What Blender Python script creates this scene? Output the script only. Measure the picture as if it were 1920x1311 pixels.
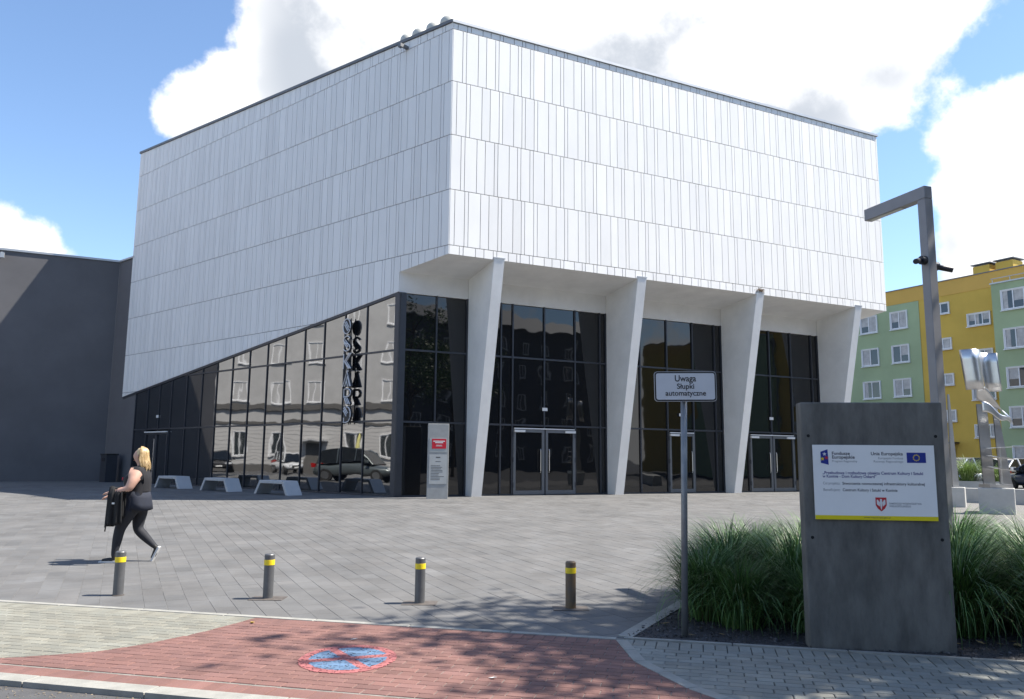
import bpy, math, random
from mathutils import Vector, Matrix
random.seed(7)
R = math.radians
S = bpy.context.scene
for o in list(bpy.data.objects): bpy.data.objects.remove(o)

# ------------------------------------------------------------ camera
cam_d = bpy.data.cameras.new('camera'); cam = bpy.data.objects.new('camera', cam_d)
S.collection.objects.link(cam); S.camera = cam
cam_d.sensor_width = 36; cam_d.lens = 27.62; cam_d.clip_start = .1; cam_d.clip_end = 2000
cam.matrix_world = (Matrix.Translation((0, 0, 1.6)) @ Matrix.Rotation(R(90 + 7.94), 4, 'X')
                    @ Matrix.Rotation(R(.502), 4, 'Z'))
# ------------------------------------------------------------ light
SUN_AZ, SUN_EL = R(86), R(55)          # azimuth clockwise from +Y
sd = Vector((math.sin(SUN_AZ) * math.cos(SUN_EL), math.cos(SUN_AZ) * math.cos(SUN_EL), math.sin(SUN_EL)))
sun_d = bpy.data.lights.new('sun', 'SUN'); sun_d.energy = 4.9; sun_d.angle = R(.53); sun_d.color = (1, .935, .83)
sun = bpy.data.objects.new('sun', sun_d); S.collection.objects.link(sun)
sun.rotation_euler = (-sd).to_track_quat('-Z', 'Y').to_euler(); sun.location = sd * 60
W = bpy.data.worlds.new('World'); S.world = W; W.use_nodes = True
SKY_STRENGTH = .115
S.view_settings.view_transform = 'Standard'; S.view_settings.look = 'None'
S.view_settings.exposure = 1.08; S.view_settings.gamma = 1; S.view_settings.use_curve_mapping = False

def build_world():
    nt = W.node_tree; N = nt.nodes; L = nt.links; N.clear()
    out = N.new('ShaderNodeOutputWorld'); bg = N.new('ShaderNodeBackground'); bg.inputs[1].default_value = SKY_STRENGTH
    sky = N.new('ShaderNodeTexSky'); sky.sky_type = 'NISHITA'; sky.sun_disc = False
    sky.sun_elevation = SUN_EL; sky.sun_rotation = SUN_AZ; sky.air_density = 1.0; sky.dust_density = .15; sky.ozone_density = 3.5
    tc = N.new('ShaderNodeTexCoord')
    def vm(op, a, b=None):
        n = N.new('ShaderNodeVectorMath'); n.operation = op
        for i, v in enumerate((a, b)):
            if v is None: continue
            if isinstance(v, (tuple, list)): n.inputs[i].default_value = v
            else: L.new(v, n.inputs[i])
        return n
    def ma(op, a, b=0., c=0., clamp=False):
        n = N.new('ShaderNodeMath'); n.operation = op; n.use_clamp = clamp
        for i, v in enumerate((a, b, c)):
            if isinstance(v, (int, float)): n.inputs[i].default_value = v
            else: L.new(v, n.inputs[i])
        return n.outputs[0]
    d0 = vm('NORMALIZE', tc.outputs['Generated']).outputs[0]
    def ss(v, a, b):
        m = N.new('ShaderNodeMapRange'); m.interpolation_type = 'SMOOTHSTEP'
        m.inputs['From Min'].default_value = a; m.inputs['From Max'].default_value = b; L.new(v, m.inputs['Value']); return m.outputs[0]
    def density(d, fine=True):
        def noise(scale, detail, rough, off):
            n = N.new('ShaderNodeTexNoise'); n.inputs['Scale'].default_value = scale; n.inputs['Detail'].default_value = detail
            n.inputs['Roughness'].default_value = rough
            L.new(vm('ADD', d, off).outputs[0], n.inputs['Vector']); return n.outputs['Fac']
        if fine:
            v = ma('ADD', ma('MULTIPLY', noise(3.6, 9, .62, (3.1, 1.7, 0)), .72), ma('MULTIPLY', noise(13, 5, .65, (1, 5, 8)), .30))
            n = N.new('ShaderNodeTexVoronoi'); n.inputs['Scale'].default_value = 11
            L.new(vm('ADD', d, (2, 0, 5)).outputs[0], n.inputs['Vector']); v = ma('SUBTRACT', v, ma('MULTIPLY', n.outputs['Distance'], .13))
        else: v = ma('ADD', ma('MULTIPLY', noise(3.6, 3, .6, (3.1, 1.7, 0)), .72), .075)
        for c, r, b in CLOUDS:
            m = ss(vm('DISTANCE', d, c).outputs['Value'], r * 1.3, r * .35); v = ma('ADD', v, ma('MULTIPLY', m, b))
        return v
    dens = density(d0)
    sunward = density(vm('ADD', d0, (sd.x * .05, sd.y * .05, .055)).outputs[0], False)
    mask = ss(dens, .47, .585)
    # a bank is darker where more cloud stands between it and the sun
    thick = ma('MULTIPLY', ss(sunward, .56, .86), ss(ma('SUBTRACT', sunward, dens), -.14, .10))
    mixc = N.new('ShaderNodeMix'); mixc.data_type = 'RGBA'
    L.new(thick, mixc.inputs['Factor'])
    k = 1 / SKY_STRENGTH
    mixc.inputs[6].default_value = (.66 * k, .66 * k, .665 * k, 1); mixc.inputs[7].default_value = (.31 * k, .335 * k, .375 * k, 1)
    mix = N.new('ShaderNodeMix'); mix.data_type = 'RGBA'
    L.new(mask, mix.inputs['Factor']); L.new(sky.outputs[0], mix.inputs[6]); L.new(mixc.outputs[2], mix.inputs[7])
    L.new(mix.outputs[2], bg.inputs[0]); L.new(bg.outputs[0], out.inputs[0])

# camera basis, used to find where in the sky the clouds stand
_M = cam.matrix_world.to_3x3()
def sky_dir(px, py):
    v = _M @ Vector(((px - 960) / 1473, -(py - 655.5) / 1473, -1)); return tuple(v.normalized())
CLOUDS = [(sky_dir(1000, 40), .34, .22), (sky_dir(620, 60), .20, .16), (sky_dir(1380, 50), .20, .22), (sky_dir(700, 190), .16, .12),
          (sky_dir(300, 190), .11, .24), (sky_dir(290, 40), .09, -.24), (sky_dir(220, 170), .07, .12), (sky_dir(400, 215), .07, .10),
          (sky_dir(60, 395), .095, .22), (sky_dir(20, 430), .10, .14),
          (sky_dir(1860, 270), .085, .22), (sky_dir(1900, 400), .11, .16), (sky_dir(1740, 440), .06, .1),
          (sky_dir(120, 40), .25, -.22), (sky_dir(200, 330), .12, -.16), (sky_dir(230, 420), .09, -.2), (sky_dir(60, 240), .1, -.2),
          (sky_dir(1690, 330), .075, -.22), (sky_dir(1790, 170), .05, -.14), (sky_dir(1880, 70), .05, -.14), (sky_dir(1640, 110), .10, .14), (sky_dir(1760, 20), .07, .12), (sky_dir(1690, 470), .06, -.2)]
build_world()

# ------------------------------------------------------------ helpers
def lerp(a, b, t): return a + (b - a) * t
def G_(y):                                        # ground height: street level, then the plaza rises gently to the building
    if y <= 9.5: return 0.
    return min(.38, .38 * (y - 9.5) / 15.5)
MATS = {}
def mat(name, col, rough=.8, var=.12, scale=4., bump=0., bscale=60., metallic=0., spec=.5, tint=False, stretch=None, col2=None, ior=None, coat=0.):
    if name in MATS: return MATS[name]
    m = bpy.data.materials.new(name); m.use_nodes = True; MATS[name] = m
    nt = m.node_tree; N = nt.nodes; L = nt.links; b = N['Principled BSDF']
    b.inputs['Roughness'].default_value = rough; b.inputs['Metallic'].default_value = metallic
    b.inputs['Specular IOR Level'].default_value = spec
    if ior: b.inputs['IOR'].default_value = ior
    if coat: b.inputs['Coat Weight'].default_value = coat
    geo = N.new('ShaderNodeNewGeometry'); vec = geo.outputs['Position']
    if stretch:
        mp = N.new('ShaderNodeMapping'); mp.inputs['Scale'].default_value = stretch; L.new(vec, mp.inputs[0]); vec = mp.outputs[0]
    cur = None
    if var > 0 or col2:
        n = N.new('ShaderNodeTexNoise'); n.inputs['Scale'].default_value = scale; n.inputs['Detail'].default_value = 6; n.inputs['Roughness'].default_value = .62
        L.new(vec, n.inputs['Vector'])
        mr = N.new('ShaderNodeMapRange'); mr.inputs['From Min'].default_value = .3; mr.inputs['From Max'].default_value = .7
        L.new(n.outputs['Fac'], mr.inputs['Value'])
        mx = N.new('ShaderNodeMix'); mx.data_type = 'RGBA'; L.new(mr.outputs[0], mx.inputs['Factor'])
        c2 = col2 if col2 else tuple(min(1, c * (1 + var)) for c in col); c1 = col if col2 else tuple(c * (1 - var) for c in col)
        mx.inputs[6].default_value = (*c1, 1); mx.inputs[7].default_value = (*c2, 1); cur = mx.outputs[2]
    if tint:
        at = N.new('ShaderNodeAttribute'); at.attribute_name = 'tint'
        mm = N.new('ShaderNodeMix'); mm.data_type = 'RGBA'; mm.blend_type = 'MULTIPLY'; mm.inputs['Factor'].default_value = 1
        if cur: L.new(cur, mm.inputs[6])
        else: mm.inputs[6].default_value = (*col, 1)
        L.new(at.outputs['Color'], mm.inputs[7]); cur = mm.outputs[2]
    if cur: L.new(cur, b.inputs['Base Color'])
    else: b.inputs['Base Color'].default_value = (*col, 1)
    if bump > 0:
        n = N.new('ShaderNodeTexNoise'); n.inputs['Scale'].default_value = bscale; n.inputs['Detail'].default_value = 5
        L.new(vec, n.inputs['Vector'])
        bp = N.new('ShaderNodeBump'); bp.inputs['Strength'].default_value = bump; bp.inputs['Distance'].default_value = .02
        L.new(n.outputs['Fac'], bp.inputs['Height']); L.new(bp.outputs[0], b.inputs['Normal'])
    return m

def V(*a): return Vector(a)
class MB:
    """collects shapes in world (or thing-local) coordinates, builds ONE mesh object"""
    def __init__(s): s.v = []; s.f = []; s.mi = []; s.t = []
    def add(s, vs, fs, mi=0, tint=1.):
        o = len(s.v); s.v += [tuple(v) for v in vs]
        for f in fs: s.f.append(tuple(i + o for i in f)); s.mi.append(mi); s.t.append(tint)
        return s
    def obox(s, o, u, v, w, mi=0, tint=1.):
        o, u, v, w = Vector(o), Vector(u), Vector(v), Vector(w)
        if u.cross(v).dot(w) < 0: u, v = v, u
        p = [o, o + u, o + u + v, o + v]; p += [q + w for q in p]
        return s.add(p, [(3, 2, 1, 0), (4, 5, 6, 7), (0, 1, 5, 4), (1, 2, 6, 5), (2, 3, 7, 6), (3, 0, 4, 7)], mi, tint)
    def box(s, c, d, mi=0, tint=1.):
        c = Vector(c); d = Vector(d)
        return s.obox(c - d / 2, (d.x, 0, 0), (0, d.y, 0), (0, 0, d.z), mi, tint)
    def prism(s, base, h, mi=0, tint=1., cap0=True):      # base: 3d points (ccw seen from +h), h: vector
        n = len(base); base = [Vector(p) for p in base]; h = Vector(h)
        fs = [tuple(range(n, 2 * n))] + [(i, (i + 1) % n, n + (i + 1) % n, n + i) for i in range(n)]
        if cap0: fs.append(tuple(reversed(range(n))))
        return s.add(base + [p + h for p in base], fs, mi, tint)
    def tube(s, pts, rad, n=8, mi=0, caps=True, tint=1.):
        pts = [Vector(p) for p in pts]; rs = rad if isinstance(rad, (list, tuple)) else [rad] * len(pts)
        vs = []; up = None
        for i, p in enumerate(pts):
            t = (pts[min(i + 1, len(pts) - 1)] - pts[max(i - 1, 0)]).normalized()
            a = t.cross(Vector((0, 0, 1)) if abs(t.z) < .95 else Vector((1, 0, 0))).normalized(); b = a.cross(t)
            for k in range(n):
                q = 2 * math.pi * k / n; vs.append(p + (a * math.cos(q) - b * math.sin(q)) * rs[i])
        fs = []
        for i in range(len(pts) - 1):
            for k in range(n):
                k2 = (k + 1) % n; fs.append((i * n + k, i * n + k2, (i + 1) * n + k2, (i + 1) * n + k))
        if caps: fs.append(tuple(reversed(range(n)))); fs.append(tuple(range((len(pts) - 1) * n, len(pts) * n)))
        return s.add(vs, fs, mi, tint)
    def lathe(s, prof, c=(0, 0, 0), n=20, mi=0):
        c = Vector(c); vs = []
        for r, z in prof:
            for k in range(n):
                a = 2 * math.pi * k / n; vs.append(c + Vector((r * math.cos(a), r * math.sin(a), z)))
        fs = []
        for i in range(len(prof) - 1):
            for k in range(n):
                k2 = (k + 1) % n; fs.append((i * n + k, i * n + k2, (i + 1) * n + k2, (i + 1) * n + k))
        fs.append(tuple(range((len(prof) - 1) * n, len(prof) * n)))
        return s.add(vs, fs, mi)
    def build(s, name, mats, parent=None, smooth=False, loc=None, keep=False):
        me = bpy.data.meshes.new(name)
        off = Vector((0, 0, 0))
        if parent is not None and not keep:
            r = parent
            while r.parent: r = r.parent
            off = Vector(r.location) if not r.get('local') else off
        if loc is not None: off = Vector(loc)
        me.from_pydata([tuple(Vector(v) - off) for v in s.v], [], s.f)
        if not isinstance(mats, (list, tuple)): mats = [mats]
        for m in mats: me.materials.append(m)
        if len(mats) > 1:
            for p, i in zip(me.polygons, s.mi): p.material_index = i
        if any(t != 1. for t in s.t):
            a = me.attributes.new('tint', 'FLOAT_COLOR', 'FACE')
            for i, t in enumerate(s.t): a.data[i].color = (t, t, t, 1) if isinstance(t, float) else (*t, 1)
        else:
            a = me.attributes.new('tint', 'FLOAT_COLOR', 'FACE')
            for i in range(len(s.f)): a.data[i].color = (1, 1, 1, 1)
        if smooth:
            for p in me.polygons: p.use_smooth = True
        o = bpy.data.objects.new(name, me); S.collection.objects.link(o)
        if parent is not None: o.parent = parent
        if loc is not None: o.location = loc
        return o
def thing(name, label, cat, loc=(0, 0, 0), rz=0., group=None, local=False):
    o = bpy.data.objects.new(name, None); S.collection.objects.link(o); o.location = loc; o.rotation_euler = (0, 0, rz)
    o.empty_display_size = .2; o['label'] = label; o['category'] = cat
    if group: o['group'] = group
    if local: o['local'] = 1
    return o
def tag(o, label, cat, group=None):
    o['label'] = label; o['category'] = cat
    if group: o['group'] = group
    return o
def struct(o): o['kind'] = 'structure'; return o
def stuff(o): o['kind'] = 'stuff'; return o
def copy_tree(o, parent=None):
    c = o.copy(); S.collection.objects.link(c); c.parent = parent
    for ch in list(o.children): copy_tree(ch, c)
    return c
def clip(poly, n, d):                              # keep points with p.n <= d   (2d)
    out = []
    for i, p in enumerate(poly):
        q = poly[(i + 1) % len(poly)]; a = p[0] * n[0] + p[1] * n[1] - d; b = q[0] * n[0] + q[1] * n[1] - d
        if a <= 0: out.append(p)
        if (a < 0 < b) or (b < 0 < a):
            t = a / (a - b); out.append((p[0] + (q[0] - p[0]) * t, p[1] + (q[1] - p[1]) * t))
    return out
def area(poly): return .5 * sum(poly[i][0] * poly[(i + 1) % len(poly)][1] - poly[(i + 1) % len(poly)][0] * poly[i][1] for i in range(len(poly)))
def inset(poly, e):
    cx = sum(p[0] for p in poly) / len(poly); cy = sum(p[1] for p in poly) / len(poly); out = []
    for p in poly:
        dx, dy = cx - p[0], cy - p[1]; l = math.hypot(dx, dy) or 1; k = min(.4, e * 1.4 / l); out.append((p[0] + dx * k, p[1] + dy * k))
    return out
def text_mesh(body, size, bold=0.):
    cu = bpy.data.curves.new('t', 'FONT'); cu.body = body; cu.size = size; cu.align_x = 'LEFT'; cu.offset = bold; cu.extrude = 0
    ob = bpy.data.objects.new('t', cu); S.collection.objects.link(ob)
    dg = bpy.context.evaluated_depsgraph_get(); me = bpy.data.meshes.new_from_object(ob.evaluated_get(dg))
    bpy.data.objects.remove(ob); return me
def put_text(mb, body, size, o, u, v, n, align='L', bold=0., mi=0, width=None):
    """flat lettering: o = left end of the baseline, u = reading direction, v = up"""
    me = text_mesh(body, size, bold); o, u, v, n = Vector(o), Vector(u), Vector(v), Vector(n)
    xs = [p.co.x for p in me.vertices] or [0]; w = max(xs); k = 1.
    if width: k = width / w; w = width
    sh = {'L': 0, 'C': -w / 2, 'R': -w}[align]
    mb.add([o + u * (p.co.x * k + sh) + v * p.co.y + n for p in me.vertices], [tuple(p.vertices) for p in me.polygons], mi)
    bpy.data.meshes.remove(me)

# building frame: G = foot of the glass corner, uR/nR along and out of the entrance front, uL/nL the long side
Gp = V(-3.70, 25.21, 0); uR = V(.897, .442, 0).normalized(); nR = V(uR.y, -uR.x, 0)
uL = V(-.767, .641, 0).normalized(); nL = V(-uL.y, uL.x, 0); Z = V(0, 0, 1)
if nL.y > 0: nL = -nL
def PR(s, d, z): return Gp + uR * s + nR * d + Z * z
def PL(s, d, z): return Gp + uL * s + nL * d + Z * z
ZB = .38
OV = 2.03                                            # depth of the overhang
S0 = .905                                            # front corner, measured along the entrance front
SR = S0 + 19.75                                      # far end of the entrance front
LC = -2.235                                          # front corner, measured along the long side
LE = 19.53                                           # far end of the long side

# ============================================================ ground, road, paving
m_asph = mat('asphalt', (.075, .075, .078), .9, .25, 3., .35, 160)
m_sand = mat('joint_sand', (.20, .19, .172), .95, .3, 9.)
m_psand = mat('plaza_joint_sand', (.14, .138, .134), .95, .25, 9.)
m_darkjoint = mat('joint_dirt', (.07, .065, .06), .95, .4, 12.)
m_plaza = mat('plaza_paver', (.122, .121, .120), .82, .22, 1.1, .25, 120, tint=True)
m_red = mat('red_paver', (.178, .092, .079), .85, .14, 3., .3, 140, tint=True)
m_beige = mat('beige_paver', (.20, .196, .165), .85, .12, 3., .3, 140, tint=True)
m_greyp = mat('grey_paver', (.225, .225, .20), .85, .14, 3., .3, 140, tint=True)
m_kerb = mat('kerb_concrete', (.28, .275, .25), .85, .16, 6., .25, 110)
m_gravel = mat('dark_gravel', (.045, .043, .045), .9, .5, 55., 1., 45)
m_gravel2 = mat('grey_gravel', (.17, .165, .16), .9, .35, 40., 1., 40)

def sheet(name, poly, dz, m, ysplit=(9.5, 25.)):
    """flat sheet that follows the ground; poly (x,y) convex or any"""
    mb = MB(); cells = [list(poly)]
    for ys in ysplit:
        nc = []
        for c in cells:
            lo = clip(c, (0, 1), ys); hi = clip(c, (0, -1), -ys)
            nc += [q for q in (lo, hi) if len(q) > 2]
        cells = nc
    for c in cells:
        if area(c) < 0: c = c[::-1]
        mb.add([(x, y, G_(y) + dz) for x, y in c], [tuple(range(len(c)))])
    return struct(mb.build(name, m))
sheet('ground', [(-600, -400), (600, -400), (600, 900), (-600, 900)], -.034, m_asph)

E0 = (1.04, 7.43); eu = (.9724, -.2334); ev = (.2334, .9724)
def AB(a, b): return (E0[0] + a * eu[0] + b * ev[0], E0[1] + a * eu[1] + b * ev[1])
def toAB(x, y):
    dx, dy = x - E0[0], y - E0[1]; return dx * eu[0] + dy * eu[1], dx * ev[0] + dy * ev[1]
def interp(t, xs, ys):
    if t <= xs[0]: return ys[0]
    for i in range(len(xs) - 1):
        if t <= xs[i + 1]: return lerp(ys[i], ys[i + 1], (t - xs[i]) / (xs[i + 1] - xs[i]))
    return ys[-1]
BL = [-2.42, -2.25, -2.077, -1.842, -1.69, -1.534, -1.32, -.786, -.118, 0]; AL = [-8, -5.6, -4.72, -4.38, -4.18, -4.07, -3.955, -3.78, -3.674, -3.66]
BR = [-2.42, -2.1, -1.675, -1.461, -.806, -.087, 0]; AR = [1.95, 1.4, .842, .628, .205, -.015, -.04]
def aL(b): return interp(b, BL, AL)
def aR(b): return interp(b, BR, AR)
KB = -2.42
bedL = (.46, .89)                                    # left edge direction of the planting bed
bl = math.hypot(*bedL); bedL = (bedL[0] / bl, bedL[1] / bl)
BED = [AB(0, 0), AB(9.5, 0), AB(11.2, 4.6), (E0[0] + bedL[0] * 5.0, E0[1] + bedL[1] * 5.0)]
def in_poly(p, poly):
    s = None
    for i in range(len(poly)):
        a, b = poly[i], poly[(i + 1) % len(poly)]
        c = (b[0] - a[0]) * (p[1] - a[1]) - (b[1] - a[1]) * (p[0] - a[0])
        if s is None: s = c > 0
        elif (c > 0) != s: return False
    return True
GRAVEL = [(8.0, 15.2), (26, 10.0), (30, 22), (19.5, 27.5), (10.2, 23.6)]
plaza = sheet('plaza', [AB(-34, 0), AB(12, 0), (34, 20), (34, 48), (-40, 48)], -.003, m_psand)
walkL = sheet('pavement', [AB(-30, KB), AB(-3, KB), AB(-3, 0), AB(-30, 0)], -.0065, m_sand)
drive = sheet('driveway', [AB(-8, KB), AB(2, KB), AB(0, 0), AB(-3.8, 0)], -.0052, m_sand)
walkR = sheet('pavement', [AB(.0, KB), AB(14, KB), AB(14, 0), AB(-.05, 0)], -.0115, m_darkjoint)
bed = sheet('planting_bed', BED, .002, m_gravel)
gravel = sheet('gravel_bed', GRAVEL, .002, m_gravel2)

def pave(owner, m, cells, nmax=300, key=None, chamfer=.004, name='paver'):
    """cells: list of (poly2d, tint). nearest nmax become objects of their own, the rest one 'stuff' part"""
    cells.sort(key=key or (lambda c: c[0][0][0] ** 2 + c[0][0][1] ** 2))
    rest = MB()
    def emit(mb, poly, t):
        if area(poly) < 0: poly = poly[::-1]
        n = len(poly); top = inset(poly, chamfer); dz = random.uniform(-.0012, .0012)
        vs = [(x, y, G_(y) - .016) for x, y in poly] + [(x, y, G_(y) - .004 + dz) for x, y in poly] + [(x, y, G_(y) + dz) for x, y in top]
        fs = []
        for i in range(n):
            j = (i + 1) % n; fs += [(i, j, n + j, n + i), (n + i, n + j, 2 * n + j, 2 * n + i)]
        fs.append(tuple(range(2 * n, 3 * n))); mb.add(vs, fs, 0, t)
    for i, (poly, t) in enumerate(cells):
        if i < nmax:
            mb = MB(); emit(mb, poly, t); mb.build(name, m, owner)
        else: emit(rest, poly, t)
    if rest.v: stuff(rest.build('paver_field', m, owner))

def tint(v=.12, warm=.0):
    t = 1 + random.gauss(0, v * .6); t = max(.7, min(1.3, t)); w = random.uniform(-warm, warm)
    return (t * (1 + w), t, t * (1 - w))
# plaza pavers: long joints run square to the entrance front
cells = []
ca, sa = uR.x, uR.y
random.seed(11)
for i in range(-150, 150):
    s = i * .22
    d = -14. + random.random() * .4
    while d < 27:
        ln = random.choice((.22, .33, .33, .44)); q = []
        for ss, dd in ((s, d), (s + .22, d), (s + .22, d + ln), (s, d + ln)):
            g = .0014
            ss += g if ss == s else -g; dd += g if dd == d else -g
            p = PR(ss, dd, 0); q.append((p.x, p.y))
        d += ln
        cx = sum(p[0] for p in q) / 4; cy = sum(p[1] for p in q) / 4
        if cy < 7 or cx < -.74 * cy - 2 or cx > .74 * cy + 2 or cy > 41: continue
        v = V(cx, cy, 0) - Gp
        if v.dot(nR) < -.25 and v.dot(nL) < -.25: continue
        if in_poly((cx, cy), BED) or in_poly((cx, cy), GRAVEL): continue
        if v.dot(uR) > 23.5: continue
        q = clip(q, (-ev[0], -ev[1]), -(ev[0] * E0[0] + ev[1] * E0[1]) - .004)
        if len(q) < 3 or abs(area(q)) < .004: continue
        cells.append((q, tint(.085, .012)))
pave(plaza, m_plaza, cells, chamfer=.0025)

def bond(a0, a1, b0, b1, curves, l=.2, w=.1, g=.0025, tv=.12, soldier=()):
    out = []
    def cell(x0, x1, y0, y1):
        q = [(x0 + g, y0 + g), (x1 - g, y0 + g), (x1 - g, y1 - g), (x0 + g, y1 - g)]
        for fn, sgn, off in curves:                   # cut the brick along the border: sgn +1 keeps the right of it
            p0, p1 = (fn(y0) + off, y0), (fn(y1) + off, y1); nx, ny = (p1[1] - p0[1]), -(p1[0] - p0[0]); ln = math.hypot(nx, ny); nx, ny = nx / ln, ny / ln
            if sgn > 0: nx, ny = -nx, -ny
            q = clip(q, (nx, ny), nx * p0[0] + ny * p0[1])
            if len(q) < 3: return
        if abs(area(q)) < .0012: return
        out.append(([AB(*p) for p in q], tint(tv, .02)))
    bb = b1
    for sb in soldier:                                # a course of bricks on end along the edge
        a = a0
        while a < a1: cell(a, a + w, bb - l, bb); a += w
        bb -= l
    k = 0
    while bb - w >= b0 - .001:
        a = a0 - (l / 2 if k % 2 else 0) - random.choice((0, 0, .02))
        while a < a1: cell(a, a + l, bb - w, bb); a += l
        bb -= w; k += 1
    return out
pave(drive, m_red, bond(-8, 2, KB + .2, -.09, [(aL, 1, .004), (aR, -1, -.05)], soldier=(1,)) +
     bond(-8, 2, KB, KB + .2, [(aL, 1, .004), (aR, -1, -.05)], soldier=(1,)))
pave(walkL, m_beige, bond(-14, -3.5, KB + .02, -.09, [(aL, -1, -.004)], soldier=(1,)))
pave(walkR, m_greyp, bond(-.1, 9.5, KB, -.05, [(aR, 1, .05)], g=.004, soldier=(1,)))

# flush concrete edging stones and the dropped kerb
def edging(owner, name, pts, w, z0, z1, step=1., m=m_kerb, tv=.08):
    """row of stones along a polyline (list of (x,y)); each stone one object"""
    segs = []
    for (p, q) in zip(pts[:-1], pts[1:]):
        L_ = math.hypot(q[0] - p[0], q[1] - p[1]); n = max(1, round(L_ / step))
        for i in range(n): segs.append(((lerp(p[0], q[0], i / n), lerp(p[1], q[1], i / n)), (lerp(p[0], q[0], (i + 1) / n), lerp(p[1], q[1], (i + 1) / n))))
    for p, q in segs:
        d = V(q[0] - p[0], q[1] - p[1], 0); l = d.length
        if l < .02: continue
        d /= l; nrm = V(-d.y, d.x, 0) * (w / 2); g = d * .004; mb = MB()
        a, b = V(*p, 0) + g, V(*q, 0) - g
        poly = [a - nrm, b - nrm, b + nrm, a + nrm]
        vs = [v + Z * (G_(v.y) + z0) for v in poly] + [v + Z * (G_(v.y) + z1 - .005) for v in poly]
        c = (a + b) / 2
        vs += [c + (v - c) * (1 - .006 / max(.05, (v - c).length)) + Z * (G_(v.y) + z1) for v in poly]
        fs = [(8, 9, 10, 11)]
        for i in range(4):
            j = (i + 1) % 4; fs += [(i, j, 4 + j, 4 + i), (4 + i, 4 + j, 8 + j, 8 + i)]
        mb.add(vs, fs, 0, 1 + random.uniform(-tv, tv)); mb.build(name, m, owner)
edging(plaza, 'edging_stone', [AB(-16, -.043), AB(-.06, -.043)], .08, -.03, .0025)
edging(walkR, 'edging_stone', [AB(aR(b) + .0, b) for b in (-2.42, -2.1, -1.85, -1.675, -1.461, -1.1, -.806, -.45, -.087)], .10, -.03, .004, .6)
edging(bed, 'edging_stone', [AB(.0, -.02), AB(9.5, -.02)], .05, -.03, .012)
edging(bed, 'edging_stone', [(E0[0] + bedL[0] * t, E0[1] + bedL[1] * t) for t in (.03, 5.0)], .14, -.03, .012)
edging(drive, 'kerb_stone', [AB(-16, KB - .085), AB(11, KB - .085)], .16, -.06, .006)
# painted no-stopping roundel, paint only on the faces of the bricks
def roundel():
    c = V(-1.296, 6.60, 0); rx, ry = .385, .45
    t = thing('painted_roundel', 'red and blue no-stopping roundel painted on the red brick driveway', 'road marking', (c.x, c.y, 0))
    red, blue = MB(), MB(); st = .011
    n = int(.5 / st)
    for i in range(-n, n):
        for j in range(-n, n):
            x, y = (i + .5) * st, (j + .5) * st; r = math.hypot(x / rx, y / ry)
            if r > 1: continue
            # leave the brick joints bare
            a, b = toAB(c.x + x, c.y + y)
            k = round((-.29 - b) / .1 - .5); off = .1 if k % 2 else 0
            fb = (-.29 - b) % .1; fa = (a + 8 + off) % .2
            if fb < .007 or fa < .006 or (random.random() < .04): continue
            u, w = x / rx, y / ry
            cr = abs(u * .80 + w * .60) < .10 or abs(u * .28 - w * .96) < .10
            mb = red if (r > .80 or cr) else blue
            mb.obox((c.x + x - st / 2, c.y + y - st / 2, .0016), (st, 0, 0), (0, st, 0), (0, 0, .0022))
    red.build('red_paint', mat('paint_red', (.30, .10, .10), .8, .3, 9), t)
    blue.build('blue_paint', mat('paint_blue', (.09, .155, .25), .8, .3, 9), t)
roundel()

# ============================================================ the white culture centre
m_white = mat('white_render', (.80, .795, .785), .85, .032, 1.3, .12, 90, tint=True, stretch=(1, 1, .4))
m_groove = mat('panel_joint', (.22, .22, .23), .9, .05, 3)
m_conc = mat('pale_concrete', (.76, .755, .74), .85, .07, 1.3, .15, 60)
m_cap = mat('roof_edge_metal', (.45, .46, .47), .45, .06, 2, metallic=.6)
m_capdark = mat('roof_edge_dark', (.16, .165, .175), .5, .06, 2, metallic=.4)
m_frame = mat('anthracite_frame', (.055, .060, .072), .42, .08, 3, metallic=.3)
m_steel = mat('brushed_steel', (.60, .60, .61), .3, .06, 20, metallic=1.)
m_whiteplastic = mat('white_plastic', (.75, .75, .74), .5, .03)
def glass_mat(name, base, ior, wav=.010, wscale=.9):
    m = bpy.data.materials.new(name); m.use_nodes = True; nt = m.node_tree; N = nt.nodes; L = nt.links; b = N['Principled BSDF']
    b.inputs['Base Color'].default_value = (*base, 1); b.inputs['Roughness'].default_value = .02; b.inputs['IOR'].default_value = ior
    b.inputs['Specular IOR Level'].default_value = .5
    geo = N.new('ShaderNodeNewGeometry'); n = N.new('ShaderNodeTexNoise'); n.inputs['Scale'].default_value = wscale; n.inputs['Detail'].default_value = 1.5
    L.new(geo.outputs['Position'], n.inputs['Vector']); bp = N.new('ShaderNodeBump'); bp.inputs['Strength'].default_value = 1; bp.inputs['Distance'].default_value = wav
    L.new(n.outputs['Fac'], bp.inputs['Height']); L.new(bp.outputs[0], b.inputs['Normal']); return m
m_glass = glass_mat('dark_glazing', (.006, .007, .009), 3.3, .005, .8)
m_glass2 = glass_mat('dark_glazing_front', (.006, .007, .009), 1.62, .006, .8)
m_winglass = glass_mat('window_glass', (.03, .035, .04), 1.7, .004)

bld = thing('culture_centre', 'white culture centre with grooved panel walls leaning columns and dark glazing', 'building', tuple(PR(0, 0, ZB)))
# --- cores behind the panels (carry the joints)
mb = MB()
zt = lambda s: 15.62 + (s - LC) / (LE - LC) * 1.0           # roof line of the long side rises
def Lpt(s, d, z): return PL(s, d, z)
diag = lambda s: 7.0 + (4.393 - 7.0) * s / LE                # slanted lower edge of the long side
TH = .03
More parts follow.
